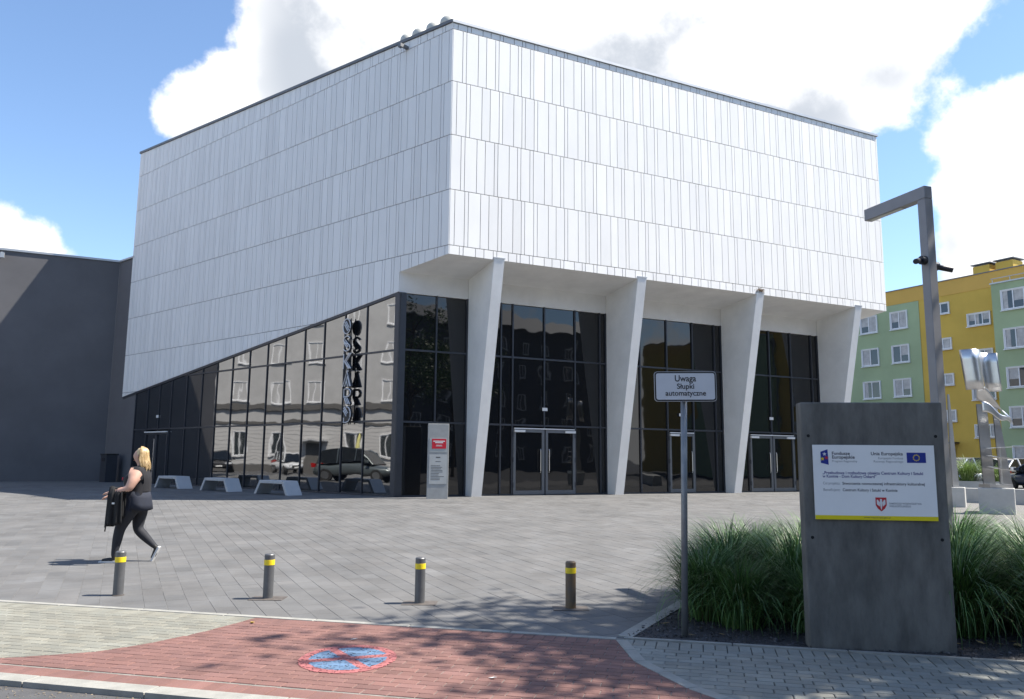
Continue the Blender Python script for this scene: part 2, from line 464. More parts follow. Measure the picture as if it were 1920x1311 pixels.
# long side core: polygon in (s,z)
core = [(LC + .06, 7.93), (LC + .06, 15.6), (LE - .03, zt(LE) - .02), (LE - .03, diag(LE) + .03), (.03, diag(0) + .03), (.03, 7.68)]
mb = MB(); mb.prism([PL(s, -.35, z) for s, z in core][::-1], nL * .35); o = mb.build('wall_core', m_groove, bld); o['label'] = 'joint backing of the long side wall'
mb = MB(); mb.prism([PR(s, OV - .35, z) for s, z in ((S0 + .06, 7.92), (SR - .03, 7.92), (SR - .03, 15.6), (S0 + .06, 15.6))], nR * .35)
mb.build('wall_core', m_groove, bld)
# far end wall and back, roof deck
mb = MB()
A, B_, C_, D_ = PL(LC, 0, 0), PR(SR, OV, 0), PR(SR, -16, 0), PL(LE, 0, 0)
mb.obox(PR(SR - .36, OV - .01, 7.9), uR * .35, nR * -18, Z * 7.7); mb.build('end_wall', m_white, bld); mb = MB()
mb.obox(PL(LE - .36, -.01, 4.4), uL * .35, nL * -14, Z * (zt(LE) - 4.45))
mb.build('end_wall', m_white, bld)
mb = MB(); mb.add([A + Z * 15.5, B_ + Z * 15.5, C_ + Z * 15.5, D_ + Z * 15.5], [(0, 1, 2, 3)]); mb.build('roof', m_capdark, bld)
# --- panels: widths repeat in one sequence, rows alternate their start
SEQ = [.325, .127, .405, .285, .315, .122, .395, .295, .120]
def row_cells(length, shift):
    x = 0; out = []; k = 0
    if shift: out.append((0, .155)); x = .155
    while x < length:
        w = SEQ[k % 9] * 1.035; out.append((x, min(length, x + w))); x += w; k += 1
    if out[-1][1] - out[-1][0] < .06 and len(out) > 1: a = out.pop(); out[-1] = (out[-1][0], a[1])
    return out
ROWS = [(7.90, 8.187), (8.187, 9.992), (9.992, 11.797), (11.797, 13.602), (13.602, 15.385), (15.385, 15.60)]
g = .0105
panels = []                                                   # (size, builder)
camv = V(0, 0, 1.6)
def add_panel(poly3, n, gsz):
    c = sum(poly3, V(0, 0, 0)) / len(poly3); v = c - camv
    ar = 0
    for i in range(1, len(poly3) - 1): ar += ((poly3[i] - poly3[0]).cross(poly3[i + 1] - poly3[0])).length / 2
    panels.append((ar * abs(v.normalized().dot(n)) / v.length ** 2, poly3, n))
for ri, (z0, z1) in enumerate(ROWS):
    for x0, x1 in row_cells(19.75, ri % 2):
        a, b = S0 + x0, S0 + x1
        if b > SR - .02: b = SR
        lo = z0 + (0 if ri == 0 else g); hi = z1 - g
        ga = 0 if x0 == 0 else g; gb = 0 if b == SR else g
        add_panel([PR(a + ga, OV, lo), PR(b - gb, OV, lo), PR(b - gb, OV, hi), PR(a + ga, OV, hi)], nR, g)
LROWS = [(2.6, 4.582), (4.582, 6.387)] + [(6.387, 8.187)] + ROWS[1:5] + [(15.385, 17.2)]
for ri, (z0, z1) in enumerate(LROWS):
    for x0, x1 in row_cells(LE - LC, (ri + 1) % 2):
        a, b = LC + x0, LC + x1
        ga = 0 if x0 == 0 else g; gb = 0 if b >= LE - .01 else g
        q = [(a + ga, z0 + g), (b - gb, z0 + g), (b - gb, z1 - g), (a + ga, z1 - g)]
        # lower edge: slanted over the glass, soffit edge near the corner
        sl = (4.393 - 7.0) / LE
        if a < 0 <= b - .02:                                   # split at the porch edge
            parts = [clip(q, (1, 0), 0.), clip(q, (-1, 0), 0.)]
        else: parts = [q]
        for p in parts:
            if len(p) < 3: continue
            cx = sum(t[0] for t in p) / len(p)
            if cx > 0: p = clip(p, (sl, -1), -(7.0))           # z >= 7 + sl*s
            else: p = clip(p, (.25 / LC, -1), -7.65)
            st = 1.0 / (LE - LC)
            if len(p) > 2: p = clip(p, (-st, 1), 15.60 - st * LC)
            if len(p) < 3 or abs(area(p)) < .003: continue
            add_panel([PL(s, 0, z) for s, z in p], nL, g)
panels.sort(key=lambda t: -t[0])
rest = MB()
for i, (_, poly, n) in enumerate(panels):
    c = sum(poly, V(0, 0, 0)) / len(poly)
    nn = (poly[1] - poly[0]).cross(poly[2] - poly[0])
    if nn.dot(n) < 0: poly = poly[::-1]
    t = 1 + random.gauss(0, .02)
    mb = MB() if i < 300 else rest
    k = len(poly); e = .006
    top = [p + (c - p).normalized() * e + n * TH for p in poly]; mid = [p + n * (TH - .005) for p in poly]
    fs = [tuple(range(2 * k, 3 * k))]
    for a in range(k):
        b = (a + 1) % k; fs += [(a, b, k + b, k + a), (k + a, k + b, 2 * k + b, 2 * k + a)]
    mb.add(list(poly) + mid + top, fs, 0, t)
    if i < 300: mb.build('panel', m_white, bld)
stuff(rest.build('panel_field', m_white, bld))
# --- roof edge
mb = MB()
mb.obox(PR(S0 - .05, OV - .3, 15.60), uR * 19.85, nR * (.3 + TH + .055), Z * .09)
mb.obox(PR(S0 - .05, OV - .28, 15.69), uR * 19.85, nR * (.28 + TH + .03), Z * .012)
mb.build('roof_edge', m_cap, bld)
mb = MB()
a0, a1 = PL(LC - .02, -.3, 15.61), PL(LE + .05, -.3, 15.61 + 1.0)
mb.prism([a0, a1, a1 + nL * (.3 + TH + .05), a0 + nL * (.3 + TH + .05)][::-1] if (a1 - a0).cross(nL).z < 0 else [a0, a1, a1 + nL * (.3 + TH + .05), a0 + nL * (.3 + TH + .05)], Z * .10)
mb.build('roof_edge', m_capdark, bld)
for k, (s, r) in enumerate(((-1.50, .29), (-.80, .27), (-.1, .27), (.55, .24))):
    c = PL(s, -.50, zt(s) + .17); mb = MB()
    mb.lathe([(r * .8, -.7), (r * .8, .12), (r, .13), (r, .22), (r * .93, .34), (r * .7, .43), (r * .3, .48), (.01, .49)], c, 20)
    mb.build('roof_vent', mat('vent_cream', (.52, .51, .46), .5, .05), bld, smooth=True)
mb = MB(); c = PL(-.15, TH, 15.40); mb.obox(c, uL * .12, nL * .25, Z * .09); mb.obox(c + nL * .25 - Z * .04, uL * .14, nL * .12, Z * .12)
mb.build('security_camera', m_capdark, bld)
# --- soffit, beam, columns
mb = MB(); mb.add([PL(LC + .02, 0, 7.9), PR(SR, OV, 7.9), PR(SR, 0, 7.65), PL(.02, 0, 7.65)], [(0, 3, 2, 1)])
mb.add([PL(LC + .02, 0, 8.1), PR(SR, OV, 8.1), PR(SR, 0, 8.1), PL(.02, 0, 8.1)], [(0, 1, 2, 3)])
mb.build('soffit', m_conc, bld)
mb = MB(); mb.obox(PR(.0, -.3, 6.98), uR * SR, nR * .3, Z * .70); mb.build('beam', m_conc, bld)
mb = MB(); mb.obox(PR(SR - .3, -.3, ZB - .1), uR * .3, nR * .25, Z * 7); mb.build('end_pier', m_frame, bld)
COLS = [2.45, 8.0, 13.47, 18.8]
for s in COLS:
    mb = MB(); t = .36
    prof = [(.02, ZB - .06), (.50, ZB - .06), (OV + .045, 7.93), (OV + .045, 7.97), (.02, 7.97)]
    mb.prism([PR(s, d, z) for d, z in prof][::-1], uR * t)
    o = mb.build('column', m_conc, bld)
    mb = MB(); mb.obox(PR(s - .02, OV - .25, 7.955), uR * (t + .04), nR * .31, Z * .035); mb.build('column_cap', m_cap, o)

# --- glazing of the entrance front: posts, transoms, panes, doors
TR = [ZB, 2.76, 5.10, 6.98]
mull = [.12, 1.32, 2.42, 2.83, 3.70, 4.15, 5.40, 6.66, 7.72, 7.98, 8.38, 9.5, 10.75, 12.0, 13.1, 13.45, 13.85, 14.75, 16.0, 17.2, 18.4, 18.78, 19.2, 20.3]
skip = {2.42, 2.83, 7.98, 8.38, 13.45, 13.85, 18.78, 19.2}
DOORS = [(4.15, 6.66), (10.75, 12.0), (14.75, 17.2)]
def glazing(P, n, u, posts, trs, gm, name, tops=None, skipbay=()):
    for i in range(len(posts) - 1):
        a, b = posts[i], posts[i + 1]
        for k in range(len(trs) - 1):
            if (i, k) in skipbay: continue
            z0, z1 = trs[k] + .03, trs[k + 1] - .03
            q = [(a + .03, z0), (b - .03, z0), (b - .03, z1), (a + .03, z1)]
            if tops:
                q = clip(q, tops[0], tops[1])
                if len(q) < 3: continue
            tx, tz = random.gauss(0, .0022), random.gauss(0, .0022); c = ((a + b) / 2, (z0 + z1) / 2)
            mb = MB(); pts = [P(s, -.03 + (s - c[0]) * tx + (z - c[1]) * tz, z) for s, z in q]
            nn = (pts[1] - pts[0]).cross(pts[2] - pts[0])
            if nn.dot(n) < 0: pts = pts[::-1]
            mb.prism([p - n * .02 for p in pts], n * .02); mb.build(name, gm, bld)
isdoor = lambda i: any(mull[i] >= d[0] - .01 and mull[i + 1] <= d[1] + .01 for d in DOORS)
sk = {(i, 0) for i in range(len(mull) - 1) if isdoor(i)}
glazing(PR, nR, uR, mull, TR, m_glass2, 'glass_pane', skipbay=sk)
for s in mull:
    w = .05 if s not in (.12,) else .16
    mb = MB(); mb.obox(PR(s - w / 2, -.10, ZB - .05), uR * w, nR * .13, Z * (6.98 - ZB + .05)); mb.build('mullion', m_frame, bld)
for z in TR[:-1]:
    h = .06
    for i in range(len(mull) - 1):
        if z == ZB and isdoor(i): continue
        mb = MB(); mb.obox(PR(mull[i] + .025, -.09, z - h / 2 + (.02 if z == ZB else 0)), uR * (mull[i + 1] - mull[i] - .05), nR * .105, Z * h); mb.build('transom', m_frame, bld)
m_lframe = mat('door_frame_grey', (.16, .17, .185), .4, .06, 3, metallic=.4)
for a, b in DOORS:
    n = 2 if b - a > 2 else 1
    dr = MB(); w = (b - a) / n
    for k in range(n):
        x = a + k * w + .04; ww = w - .06
        mb = MB(); z0, z1 = ZB + .02, 2.62
        for (sx, sz, dx, dz) in ((x, z0, .09, z1 - z0), (x + ww - .09, z0, .09, z1 - z0), (x + .09, z0, ww - .18, .14), (x + .09, z1 - .1, ww - .18, .1)):
            mb.obox(PR(sx, -.05, sz), uR * dx, nR * .10, Z * dz)
        d = mb.build('door', m_lframe, bld)
        mb = MB(); mb.obox(PR(x + .085, -.02, z0 + .13), uR * (ww - .17), nR * .02, Z * (z1 - z0 - .22)); mb.build('door_glass', m_glass2, d)
        hx = x + (ww - .16 if k == 0 else .12)
        mb = MB(); mb.tube([PR(hx, .07, z0 + .75), PR(hx, .10, z0 + .8), PR(hx, .10, z0 + 1.5), PR(hx, .07, z0 + 1.55)], .014, 6); mb.build('handle', m_steel, d)
        mb = MB(); mb.obox(PR(x + (.02 if k == 0 else ww - .42), .05, z1 - .10), uR * .40, nR * .07, Z * .075); mb.build('door_closer', m_whiteplastic, d)
        for hz in (.25, 1.1, 1.95):
            mb = MB(); mb.obox(PR(a + k * w + (.012 if k == 0 else w - .04), .03, z0 + hz), uR * .03, nR * .04, Z * .16); mb.build('hinge', m_frame, d)
    mb = MB(); mb.obox(PR(a + .06, .03, 2.63), uR * (b - a - .12), nR * .05, Z * .035); mb.build('door_rail', m_whiteplastic, bld)
    mb = MB(); mb.obox(PR((a + b) / 2 - .09, .02, 3.28), uR * .20, nR * .02, Z * .11); mb.build('door_notice', m_whiteplastic, bld)

# --- glazing of the long side
lm = [.10, 1.60, 2.76, 3.92, 5.07, 6.27, 7.43, 8.66, 9.88, 11.05, 12.2, 13.47, 14.77, 15.85, 16.94, 18.16]
LT = [ZB, 2.80, 5.08, 7.05]
top = ((-(4.393 - 7.0) / LE, 1), 6.97)
glazing(PL, nL, uL, lm, LT, m_glass, 'glass_pane', tops=top, skipbay={(12, 0), (13, 0)})
for s in lm:
    w = .038
    mb = MB(); mb.obox(PL(s - w / 2, -.10, ZB - .05), uL * w, nL * .105, Z * (diag(s) - ZB + .03)); mb.build('mullion', m_frame, bld)
mb = MB(); mb.obox(PL(-.06, -.12, ZB - .05), uL * .22, nL * .15, Z * (6.97 - ZB + .05)); mb.build('corner_post', m_frame, bld)
mb = MB(); mb.obox(PR(-.02, -.1, ZB - .05), uR * .26, nR * .14, Z * (6.97 - ZB + .05)); mb.build('corner_post', m_frame, bld)
for k, z in enumerate(LT[:-1]):
    for i in range(len(lm) - 1):
        if diag(lm[i + 1]) < z + .05: continue
        if k == 0 and i in (12, 13): continue
        mb = MB(); mb.obox(PL(lm[i] + .025, -.09, z - .03 + (.02 if k == 0 else 0)), uL * (lm[i + 1] - lm[i] - .05), nL * .095, Z * .06); mb.build('transom', m_frame, bld)
mb = MB(); mb.prism([PL(s, -.10, z) for s, z in ((.05, diag(.05) - .09), (.05, diag(.05) + .02), (LE - .05, diag(LE) + .02), (LE - .05, diag(LE) - .09))], nL * .115)
mb.build('glazing_head', m_frame, bld)
x, ww, z0, z1 = 14.80, 2.1, ZB + .02, 2.66
mb = MB()
for (sx, sz, dx, dz) in ((x, z0, .08, z1 - z0), (x + ww - .08, z0, .08, z1 - z0), (x + ww / 2 - .06, z0, .12, z1 - z0), (x + .08, z1 - .1, ww - .16, .1)):
    mb.obox(PL(sx, -.05, sz), uL * dx, nL * .09, Z * dz)
d = mb.build('door', m_frame, bld)
mb = MB(); mb.obox(PL(x + .07, -.03, z0), uL * (ww - .14), nL * .02, Z * (z1 - z0 - .09)); mb.build('door_glass', m_glass, d)
mb = MB(); mb.obox(PL(x, .03, 2.64), uL * ww, nL * .06, Z * .05); mb.build('door_rail', m_whiteplastic, d)
mb = MB(); mb.obox(PL(15.8, .0, 3.3), uL * .2, nL * .02, Z * .12); mb.build('door_notice', m_whiteplastic, bld)
mb = MB(); mb.tube([PL(x + ww / 2 + .1, .06, z0 + .3), PL(x + ww / 2 + .1, .06, z1 - .3)], .016, 6); mb.build('handle', m_steel, d)
# dark interior so nothing shows through from the side
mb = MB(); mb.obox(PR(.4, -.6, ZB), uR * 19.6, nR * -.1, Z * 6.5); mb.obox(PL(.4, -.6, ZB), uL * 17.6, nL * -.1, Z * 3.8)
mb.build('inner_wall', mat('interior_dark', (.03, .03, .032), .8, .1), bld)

# --- OSKARD letters hung in front of the long side
sg = thing('letter_sign', 'vertical row of striped white outline letters reading OSKARD hung on the long glass wall', 'sign', tuple(PL(2.3, .2, 2.7)))
m_back = mat('letter_back', (.035, .035, .04), .5, .1); m_line = mat('letter_line', (.72, .72, .74), .5, .03)
def arc(cx, cy, rx, ry, a0, a1, n=14): return [(cx + rx * math.cos(R(lerp(a0, a1, i / n))), cy + ry * math.sin(R(lerp(a0, a1, i / n)))) for i in range(n + 1)]
LET = {'O': [arc(.5, .5, .42, .48, 0, 360, 24), [(.25, .62), (.62, .2)], [(.28, .78), (.74, .26)], [(.42, .82), (.78, .40)]],
       'S': [arc(.5, .74, .36, .24, 20, 250, 12) + arc(.5, .26, .36, .24, 70, -160, 12), [(.22, .66), (.66, .30)], [(.3, .76), (.76, .38)], [(.2, .54), (.56, .24)]],
       'K': [[(.12, .02), (.12, .98)], [(.85, .98), (.30, .5), (.85, .02)], [(.98, .98), (.46, .5), (.98, .02)], [(.72, .98), (.2, .5), (.72, .02)]],
       'A': [[(.05, .02), (.5, .98), (.95, .02)], [(.28, .02), (.56, .66), (.84, .02)], [(.5, .98), (.66, .98)], [(.45, .4), (.62, .02)]],
       'R': [[(.15, .45), (.15, .98), (.6, .98)] + arc(.6, .74, .3, .24, 90, -90, 8) + [(.15, .5)], [(.2, .44), (.5, .02)], [(.36, .44), (.68, .02)], [(.52, .44), (.86, .02)]],
       'D': [[(.15, .3), (.15, .02), (.5, .02)] + arc(.5, .5, .4, .48, -90, 90, 10) + [(.4, .98)], [(.1, .92), (.5, .52)], [(.08, .76), (.44, .40)], [(.2, .98), (.6, .60)]]}
for k, ch in enumerate('OSKARD'):
    zt_ = 6.33 - k * .605; s1 = 2.62 - k * .035
    f = lambda x, y, d: PL(s1 - x * .46, d, zt_ - .54 + y * .54)
    mb = MB(); pts = LET[ch][0] if ch in 'OSRD' else [(.05, 0), (.05, 1), (.95, 1), (.95, 0)]
    if ch in 'OD': mb.prism([f(x, y, .12) for x, y in pts[:-1]], nL * .07)
    else:
        for st in LET[ch]:
            for p, q in zip(st[:-1], st[1:]):
                mb.tube([f(*p, .15), f(*q, .15)], .042, 5)
    o = mb.build('letter_' + ch.lower(), m_back, sg)
    mb = MB()
    for st in LET[ch]: mb.tube([f(x, y, .215) for x, y in st], .018, 5)
    mb.build('outline', m_line, o)
mb = MB()
for s in (2.2, 2.5): mb.tube([PL(s, .06, 2.72), PL(s + .15, .06, 6.35)], .02, 6)
for z in (2.9, 4.1, 5.3, 6.2): mb.tube([PL(2.35, -.02, z), PL(2.35, .13, z)], .015, 6)
mb.build('mounting_rail', m_frame, sg)

# nest on the third column head
nst = MB()
for k in range(90):
    a = random.uniform(0, 6.28); r = random.uniform(.05, .17); c = PR(13.62, OV - .02, 8.0) + V(math.cos(a) * r, math.sin(a) * r, random.uniform(0, .1))
    d = V(random.uniform(-1, 1), random.uniform(-1, 1), random.uniform(-.3, .4)).normalized() * .1; nst.tube([c - d, c + d], .006, 4)
tag(nst.build('bird_nest', mat('twigs', (.16, .11, .07), .9, .3, 30)), 'small brown bird nest of twigs on a column head under the white wall', 'nest')

# ============================================================ dark rendered wing to the left
m_dark = mat('dark_render', (.115, .114, .122), .85, .12, .5, .1, 80)
wing = thing('rendered_wing', 'dark grey rendered wing with a flat roof beside the white building', 'building', tuple(PL(21, 0, ZB)))
I = PL(21.0, 0, 0); HW = 11.35
mb = MB()
mb.obox(I - uR * 8.2 + Z * (ZB - .1), uR * 8.2, nR * -9, Z * (HW - ZB))
mb.build('wall', m_dark, wing)
mb = MB(); mb.obox(PL(18.2, -.012, ZB - .1), uL * 2.8, nL * -2.0, Z * (HW - ZB - .01)); mb.build('return_wall', mat('dark_render_return', (.13, .127, .134), .85, .07, 1.2, .1, 80), wing)
mb = MB(); mb.obox(I - uR * 8.28 + nR * .06 + Z * (HW - .1), uR * 8.3, nR * -9.1, Z * .10)
mb.obox(PL(19.4, .05, HW - .098), uL * 1.7, nL * -1., Z * .09)
mb.build('coping', m_cap, wing)
c = I - uR * 5.05 + Z * (HW - .32)
mb = MB(); mb.obox(c, uR * .10, nR * .30, Z * .07); mb.obox(c + nR * .28 - Z * .22, uR * .17, nR * .16, Z * .24); mb.build('floodlight', m_cap, wing)
c = PL(20.6, -2.6, HW)
mb = MB(); mb.obox(c, uR * .9, nR * -.9, Z * 1.6); mb.obox(c - uR * .06 + nR * .06 + Z * 1.6, uR * 1.02, nR * -1.02, Z * .08); mb.build('chimney', m_frame, wing)
mb = MB(); mb.tube([c + V(-.5, .3, 1.0), c + V(-.5, .3, 3.2)], .015, 5); mb.build('lightning_rod', m_steel, wing)
# bin standing in the corner of the wing
bn = thing('litter_bin', 'dark rectangular litter bin standing against the dark wing', 'bin', tuple(PL(19.2, .55, ZB)))
mb = MB(); mb.obox(PL(19.5, .3, ZB), uL * -.6, nL * .5, Z * 1.25); mb.build('body', m_frame, bn)
mb = MB(); mb.obox(PL(19.53, .27, ZB + 1.25), uL * -.66, nL * .56, Z * .06); mb.obox(PL(19.35, .8, ZB + .95), uL * -.3, nL * .012, Z * .16); mb.build('lid', mat('bin_black', (.02, .02, .022), .5, .1), bn)

# ============================================================ street furniture
m_bconc = mat('bench_concrete', (.50, .50, .50), .8, .06, 3, .12, 80)
def bench():
    t = thing('concrete_bench', '', 'bench', local=True)
    L_, H, th, dp, sl = 1.95, .46, .10, .56, .30
    outer = [(-L_ / 2, 0), (-L_ / 2 + sl, H), (L_ / 2 - sl, H), (L_ / 2, 0)]
    inner = [(L_ / 2 - .14, 0), (L_ / 2 - sl - .06, H - th), (-L_ / 2 + sl + .06, H - th), (-L_ / 2 + .14, 0)]
    def seg(pts, name):
        mb = MB(); mb.prism([V(x, -dp / 2, z) for x, z in pts], V(0, dp, 0)); o = mb.build(name, m_bconc, t, keep=True)
        bv = o.modifiers.new('b', 'BEVEL'); bv.width = .012; bv.segments = 2; return o
    seg([outer[1], inner[2], inner[1], outer[2]], 'seat')
    seg([outer[0], inner[3], inner[2], outer[1]], 'leg')
    seg([inner[1], inner[0], outer[3], outer[2]], 'leg')
    return t
b0 = bench()
ang = math.atan2(-uL.y, -uL.x)
BL_ = ['grey concrete bench nearest the glass corner, in front of the long glass wall', 'middle grey concrete bench of three along the long glass wall',
       'grey concrete bench nearest the dark wing, along the long glass wall']
for k, (s, d) in enumerate(((3.7, 1.75), (7.3, 1.7), (10.75, 1.7))):
    b = b0 if k == 0 else copy_tree(b0)
    p = PL(s, d, ZB); b.location = (p.x, p.y, G_(p.y)); b.rotation_euler = (0, 0, ang); b['label'] = BL_[k]; b['group'] = 'concrete benches along the glass wall'

m_boll = mat('bollard_grey', (.115, .118, .125), .45, .12, 8, metallic=.3)
m_yel = mat('reflective_yellow', (.80, .60, .02), .45, .05)
m_rust = mat('bollard_rusty', (.115, .105, .095), .6, .2, 6, metallic=.2, col2=(.19, .115, .05))
m_plate = mat('base_plate', (.12, .105, .095), .7, .3, 14, metallic=.3)
def bollard(loc, label, body_m, plate):
    t = thing('bollard', label, 'bollard', loc, 0, 'bollards across the plaza entrance')
    x, y, z = loc; h = .50; r = .057
    mb = MB(); mb.lathe([(r, 0), (r, h - .012), (r - .008, h - .002), (r - .012, h), (.001, h)], loc, 24); mb.build('post', body_m, t, smooth=False)
    mb = MB(); mb.lathe([(r + .0015, h - .125), (r + .0025, h - .122), (r + .0025, h - .068), (r + .0015, h - .065)], loc, 24); mb.f.pop(); mb.mi.pop(); mb.t.pop(); mb.build('reflective_band', m_yel, t)
    mb = MB()
    for k in range(32):
        pass
    mb.lathe([(r + .012, 0), (r + .012, .008), (r, .010)], loc, 24); mb.build('collar', m_plate, t)
    if plate:
        mb = MB(); mb.obox((x - .19, y - .13, z + .0), (.38, 0, 0), (0, .26, 0), (0, 0, .006)); mb.build('base_plate', m_plate, t)
    return t
bollard((-4.535, 9.40, 0), 'grey bollard with a worn yellow band in front of the walking woman', m_boll, False)
bollard((-2.761, 9.27, 0), 'grey bollard with a full yellow band, next to the one before the woman', m_boll, True)
bollard((-1.005, 9.06, 0), 'grey bollard with a yellow band, next to the rusty one', m_boll, True)
bollard((.661, 8.82, 0), 'rust-stained bollard with a yellow band nearest the planting bed', m_rust, True)

# information stele by the porch
sp = PR(1.0, .72, 0); sp = V(-2.27, 24.6, G_(24.6))
st = thing('information_stele', 'slim upright concrete stele with a red notice by the glass corner', 'stele', tuple(sp))
su = V(.985, .17, 0).normalized(); sn = V(su.y, -su.x, 0)
mb = MB(); mb.obox(sp - su * .325 - sn * .06 - Z * .02, su * .65, sn * .16, Z * 2.32); o = mb.build('slab', mat('stele_concrete', (.32, .325, .32), .8, .1, 4, .12, 60), st)
bv = o.modifiers.new('b', 'BEVEL'); bv.width = .01; bv.segments = 2
f = lambda x, z, d=.1: sp + su * x + sn * d + Z * z
mb = MB(); mb.obox(f(-.27, 1.42), su * .54, sn * .006, Z * .44); o = mb.build('glass_plate', mat('stele_plate', (.40, .42, .41), .25, .04), st)
mb = MB(); mb.obox(f(-.20, 1.53, .106), su * .44, sn * .006, Z * .30); o2 = mb.build('red_notice', mat('notice_red', (.55, .012, .03), .5, .04), st)
mb = MB()
for z, w in ((1.745, .36), (1.70, .25), (1.63, .17), (1.605, .20)): mb.obox(f(.02 - w / 2, z, .1125), su * w, sn * .001, Z * (.028 if z > 1.68 else .012))
mb.build('notice_print', m_whiteplastic, o2)
mb = MB(); mb.obox(f(-.27, .45), su * .54, sn * .008, Z * .90); o3 = mb.build('text_plate', mat('stele_text_plate', (.43, .44, .43), .5, .06), st)
mb = MB(); random.seed(3)
for k in range(10):
    w = random.uniform(.24, .44); mb.obox(f(-.22, 1.0 - k * .047, .1085), su * w, sn * .001, Z * .014)
mb.obox(f(-.07, 1.25, .1085), su * .14, sn * .001, Z * .03); mb.obox(f(-.08, 1.13, .1085), su * .16, sn * .001, Z * .014)
mb.build('plate_print', mat('print_dark', (.06, .06, .06), .6, 0), o3)

# traffic plate on a post
m_galv = mat('galvanised_post', (.23, .24, .25), .5, .15, 9, metallic=.5)
ts = thing('traffic_sign', 'white plate reading Uwaga Slupki automatyczne on a grey post', 'sign', (1.604, 7.48, 0))
mb = MB(); mb.tube([(1.604, 7.48, -.02), (1.645, 7.48, 2.40)], .030, 16); mb.build('post', m_galv, ts, smooth=True)
def rrect(w, h, r, n=5):
    pts = []
    for cx, cz, a in ((w / 2 - r, h / 2 - r, 0), (-w / 2 + r, h / 2 - r, 90), (-w / 2 + r, -h / 2 + r, 180), (w / 2 - r, -h / 2 + r, 270)):
        pts += [(cx + r * math.cos(R(a + 90 * k / n)), cz + r * math.sin(R(a + 90 * k / n))) for k in range(n + 1)]
    return pts
c = V(1.648, 7.44, 2.297); ru, rv, rn = V(1, .0, .012).normalized(), V(-.012, 0, 1), V(0, -1, 0)
mb = MB(); pr = lambda w, h, r, d: [c + ru * x + rv * z + rn * d for x, z in rrect(w, h, r)]
mb.prism(pr(.59, .285, .03, 0), rn * .012); o = mb.build('plate', mat('plate_edge', (.5, .5, .5), .5, .03, metallic=.5), ts)
mb = MB(); mb.prism(pr(.58, .275, .028, .012), rn * .0015); mb.build('black_border', mat('sign_black', (.012, .012, .014), .5, 0), o)
mb = MB(); mb.prism(pr(.556, .251, .02, .0135), rn * .0015); mb.build('white_face', mat('sign_white', (.62, .63, .65), .4, .05, 5), o)
mb = MB()
put_text(mb, 'Uwaga', .085, c + rv * .048, ru, rv, rn * .0165, 'C', .0012, width=.205)
put_text(mb, 'Słupki', .070, c - rv * .022, ru, rv, rn * .0165, 'C', .001, width=.165)
put_text(mb, 'automatyczne', .070, c - rv * .087, ru, rv, rn * .0165, 'C', .001, width=.385)
mb.build('lettering', mat('sign_black', (0, 0, 0)), o)
for zz in (2.22, 2.37):
    mb = MB(); mb.obox((1.60, 7.445, zz), (.09, 0, 0), (0, .075, 0), (0, 0, .022)); mb.build('clamp', m_galv, ts)

# concrete pylon with the funding plaque
A = V(2.602, 7.086, 0); B_ = V(3.803, 6.941, 0); pu = (B_ - A).normalized(); pn = V(pu.y, -pu.x, 0); PW = (B_ - A).length
py = thing('concrete_pylon', 'tall dark concrete slab carrying a white funding plaque in the planting bed', 'pylon', tuple((A + B_) / 2))
m_pyl = mat('dark_concrete', (.128, .124, .113), .8, .36, 4.5, .3, 45, stretch=(1.5, 1.5, .5))
mb = MB(); mb.obox(A - pn * .17 - Z * .05, pu * PW, pn * .17, Z * 2.18); o = mb.build('slab', m_pyl, py)
bv = o.modifiers.new('b', 'BEVEL'); bv.width = .012; bv.segments = 2
f = lambda x, z, d=0.: A + pu * x + Z * z + pn * d
for x, z in ((.06, 1.83), (1.14, 1.83), (.06, .94), (1.14, .94)):
    mb = MB(); mb.tube([f(x, z, -.01), f(x, z, .003)], .014, 10); mb.build('anchor_hole', mat('hole_black', (.01, .01, .01), .9, 0), py)
x0, x1, z0, z1 = .087, 1.112, 1.10, 1.75
mb = MB(); mb.obox(f(x0, z0, .012), pu * (x1 - x0), pn * .008, Z * (z1 - z0)); pl = mb.build('plaque', mat('plaque_white', (.80, .80, .79), .3, .03), py)
mb = MB(); mb.obox(f(x0, z0, .0202), pu * (x1 - x0), pn * .001, Z * .036); mb.build('yellow_strip', mat('plaque_yellow', (.75, .62, .01), .4, .02), pl)
ink = mat('plaque_ink', (.035, .035, .05), .5, 0); inkb = mat('plaque_ink_blue', (.05, .05, .20), .5, 0); inkg = mat('plaque_ink_grey', (.22, .22, .24), .5, 0)
w_ = x1 - x0; h_ = z1 - z0; F = lambda u, v, d=.0206: f(x0 + u * w_, z1 - v * h_, d)
mk, mkb, mkg = MB(), MB(), MB()
nv = pn * 0
put_text(mk, 'Fundusze', .040, F(.158, .135), pu, Z, nv, bold=.0008, width=.155)
put_text(mk, 'Europejskie', .040, F(.158, .185), pu, Z, nv, bold=.0008, width=.195)
put_text(mkg, 'Program Regionalny', .026, F(.158, .233), pu, Z, nv, width=.215)
put_text(mk, 'Unia Europejska', .040, F(.745, .135), pu, Z, nv, 'R', bold=.0008, width=.27)
put_text(mkg, 'Europejski Fundusz', .026, F(.745, .188), pu, Z, nv, 'R', width=.21)
put_text(mkg, 'Rozwoju Regionalnego', .026, F(.745, .233), pu, Z, nv, 'R', width=.25)
put_text(mkb, '„Przebudowa i rozbudowa obiektu Centrum Kultury i Sztuki', .036, F(.075, .395), pu, Z, nv, bold=.0008, width=.845)
put_text(mkb, 'w Koninie - Dom Kultury Oskard”', .036, F(.075, .442), pu, Z, nv, bold=.0008, width=.455)
put_text(mkg, 'Cel projektu:', .034, F(.075, .535), pu, Z, nv, width=.145)
put_text(mk, 'Stworzenie nowoczesnej infrastruktury kulturalnej', .034, F(.235, .535), pu, Z, nv, bold=.0006, width=.69)
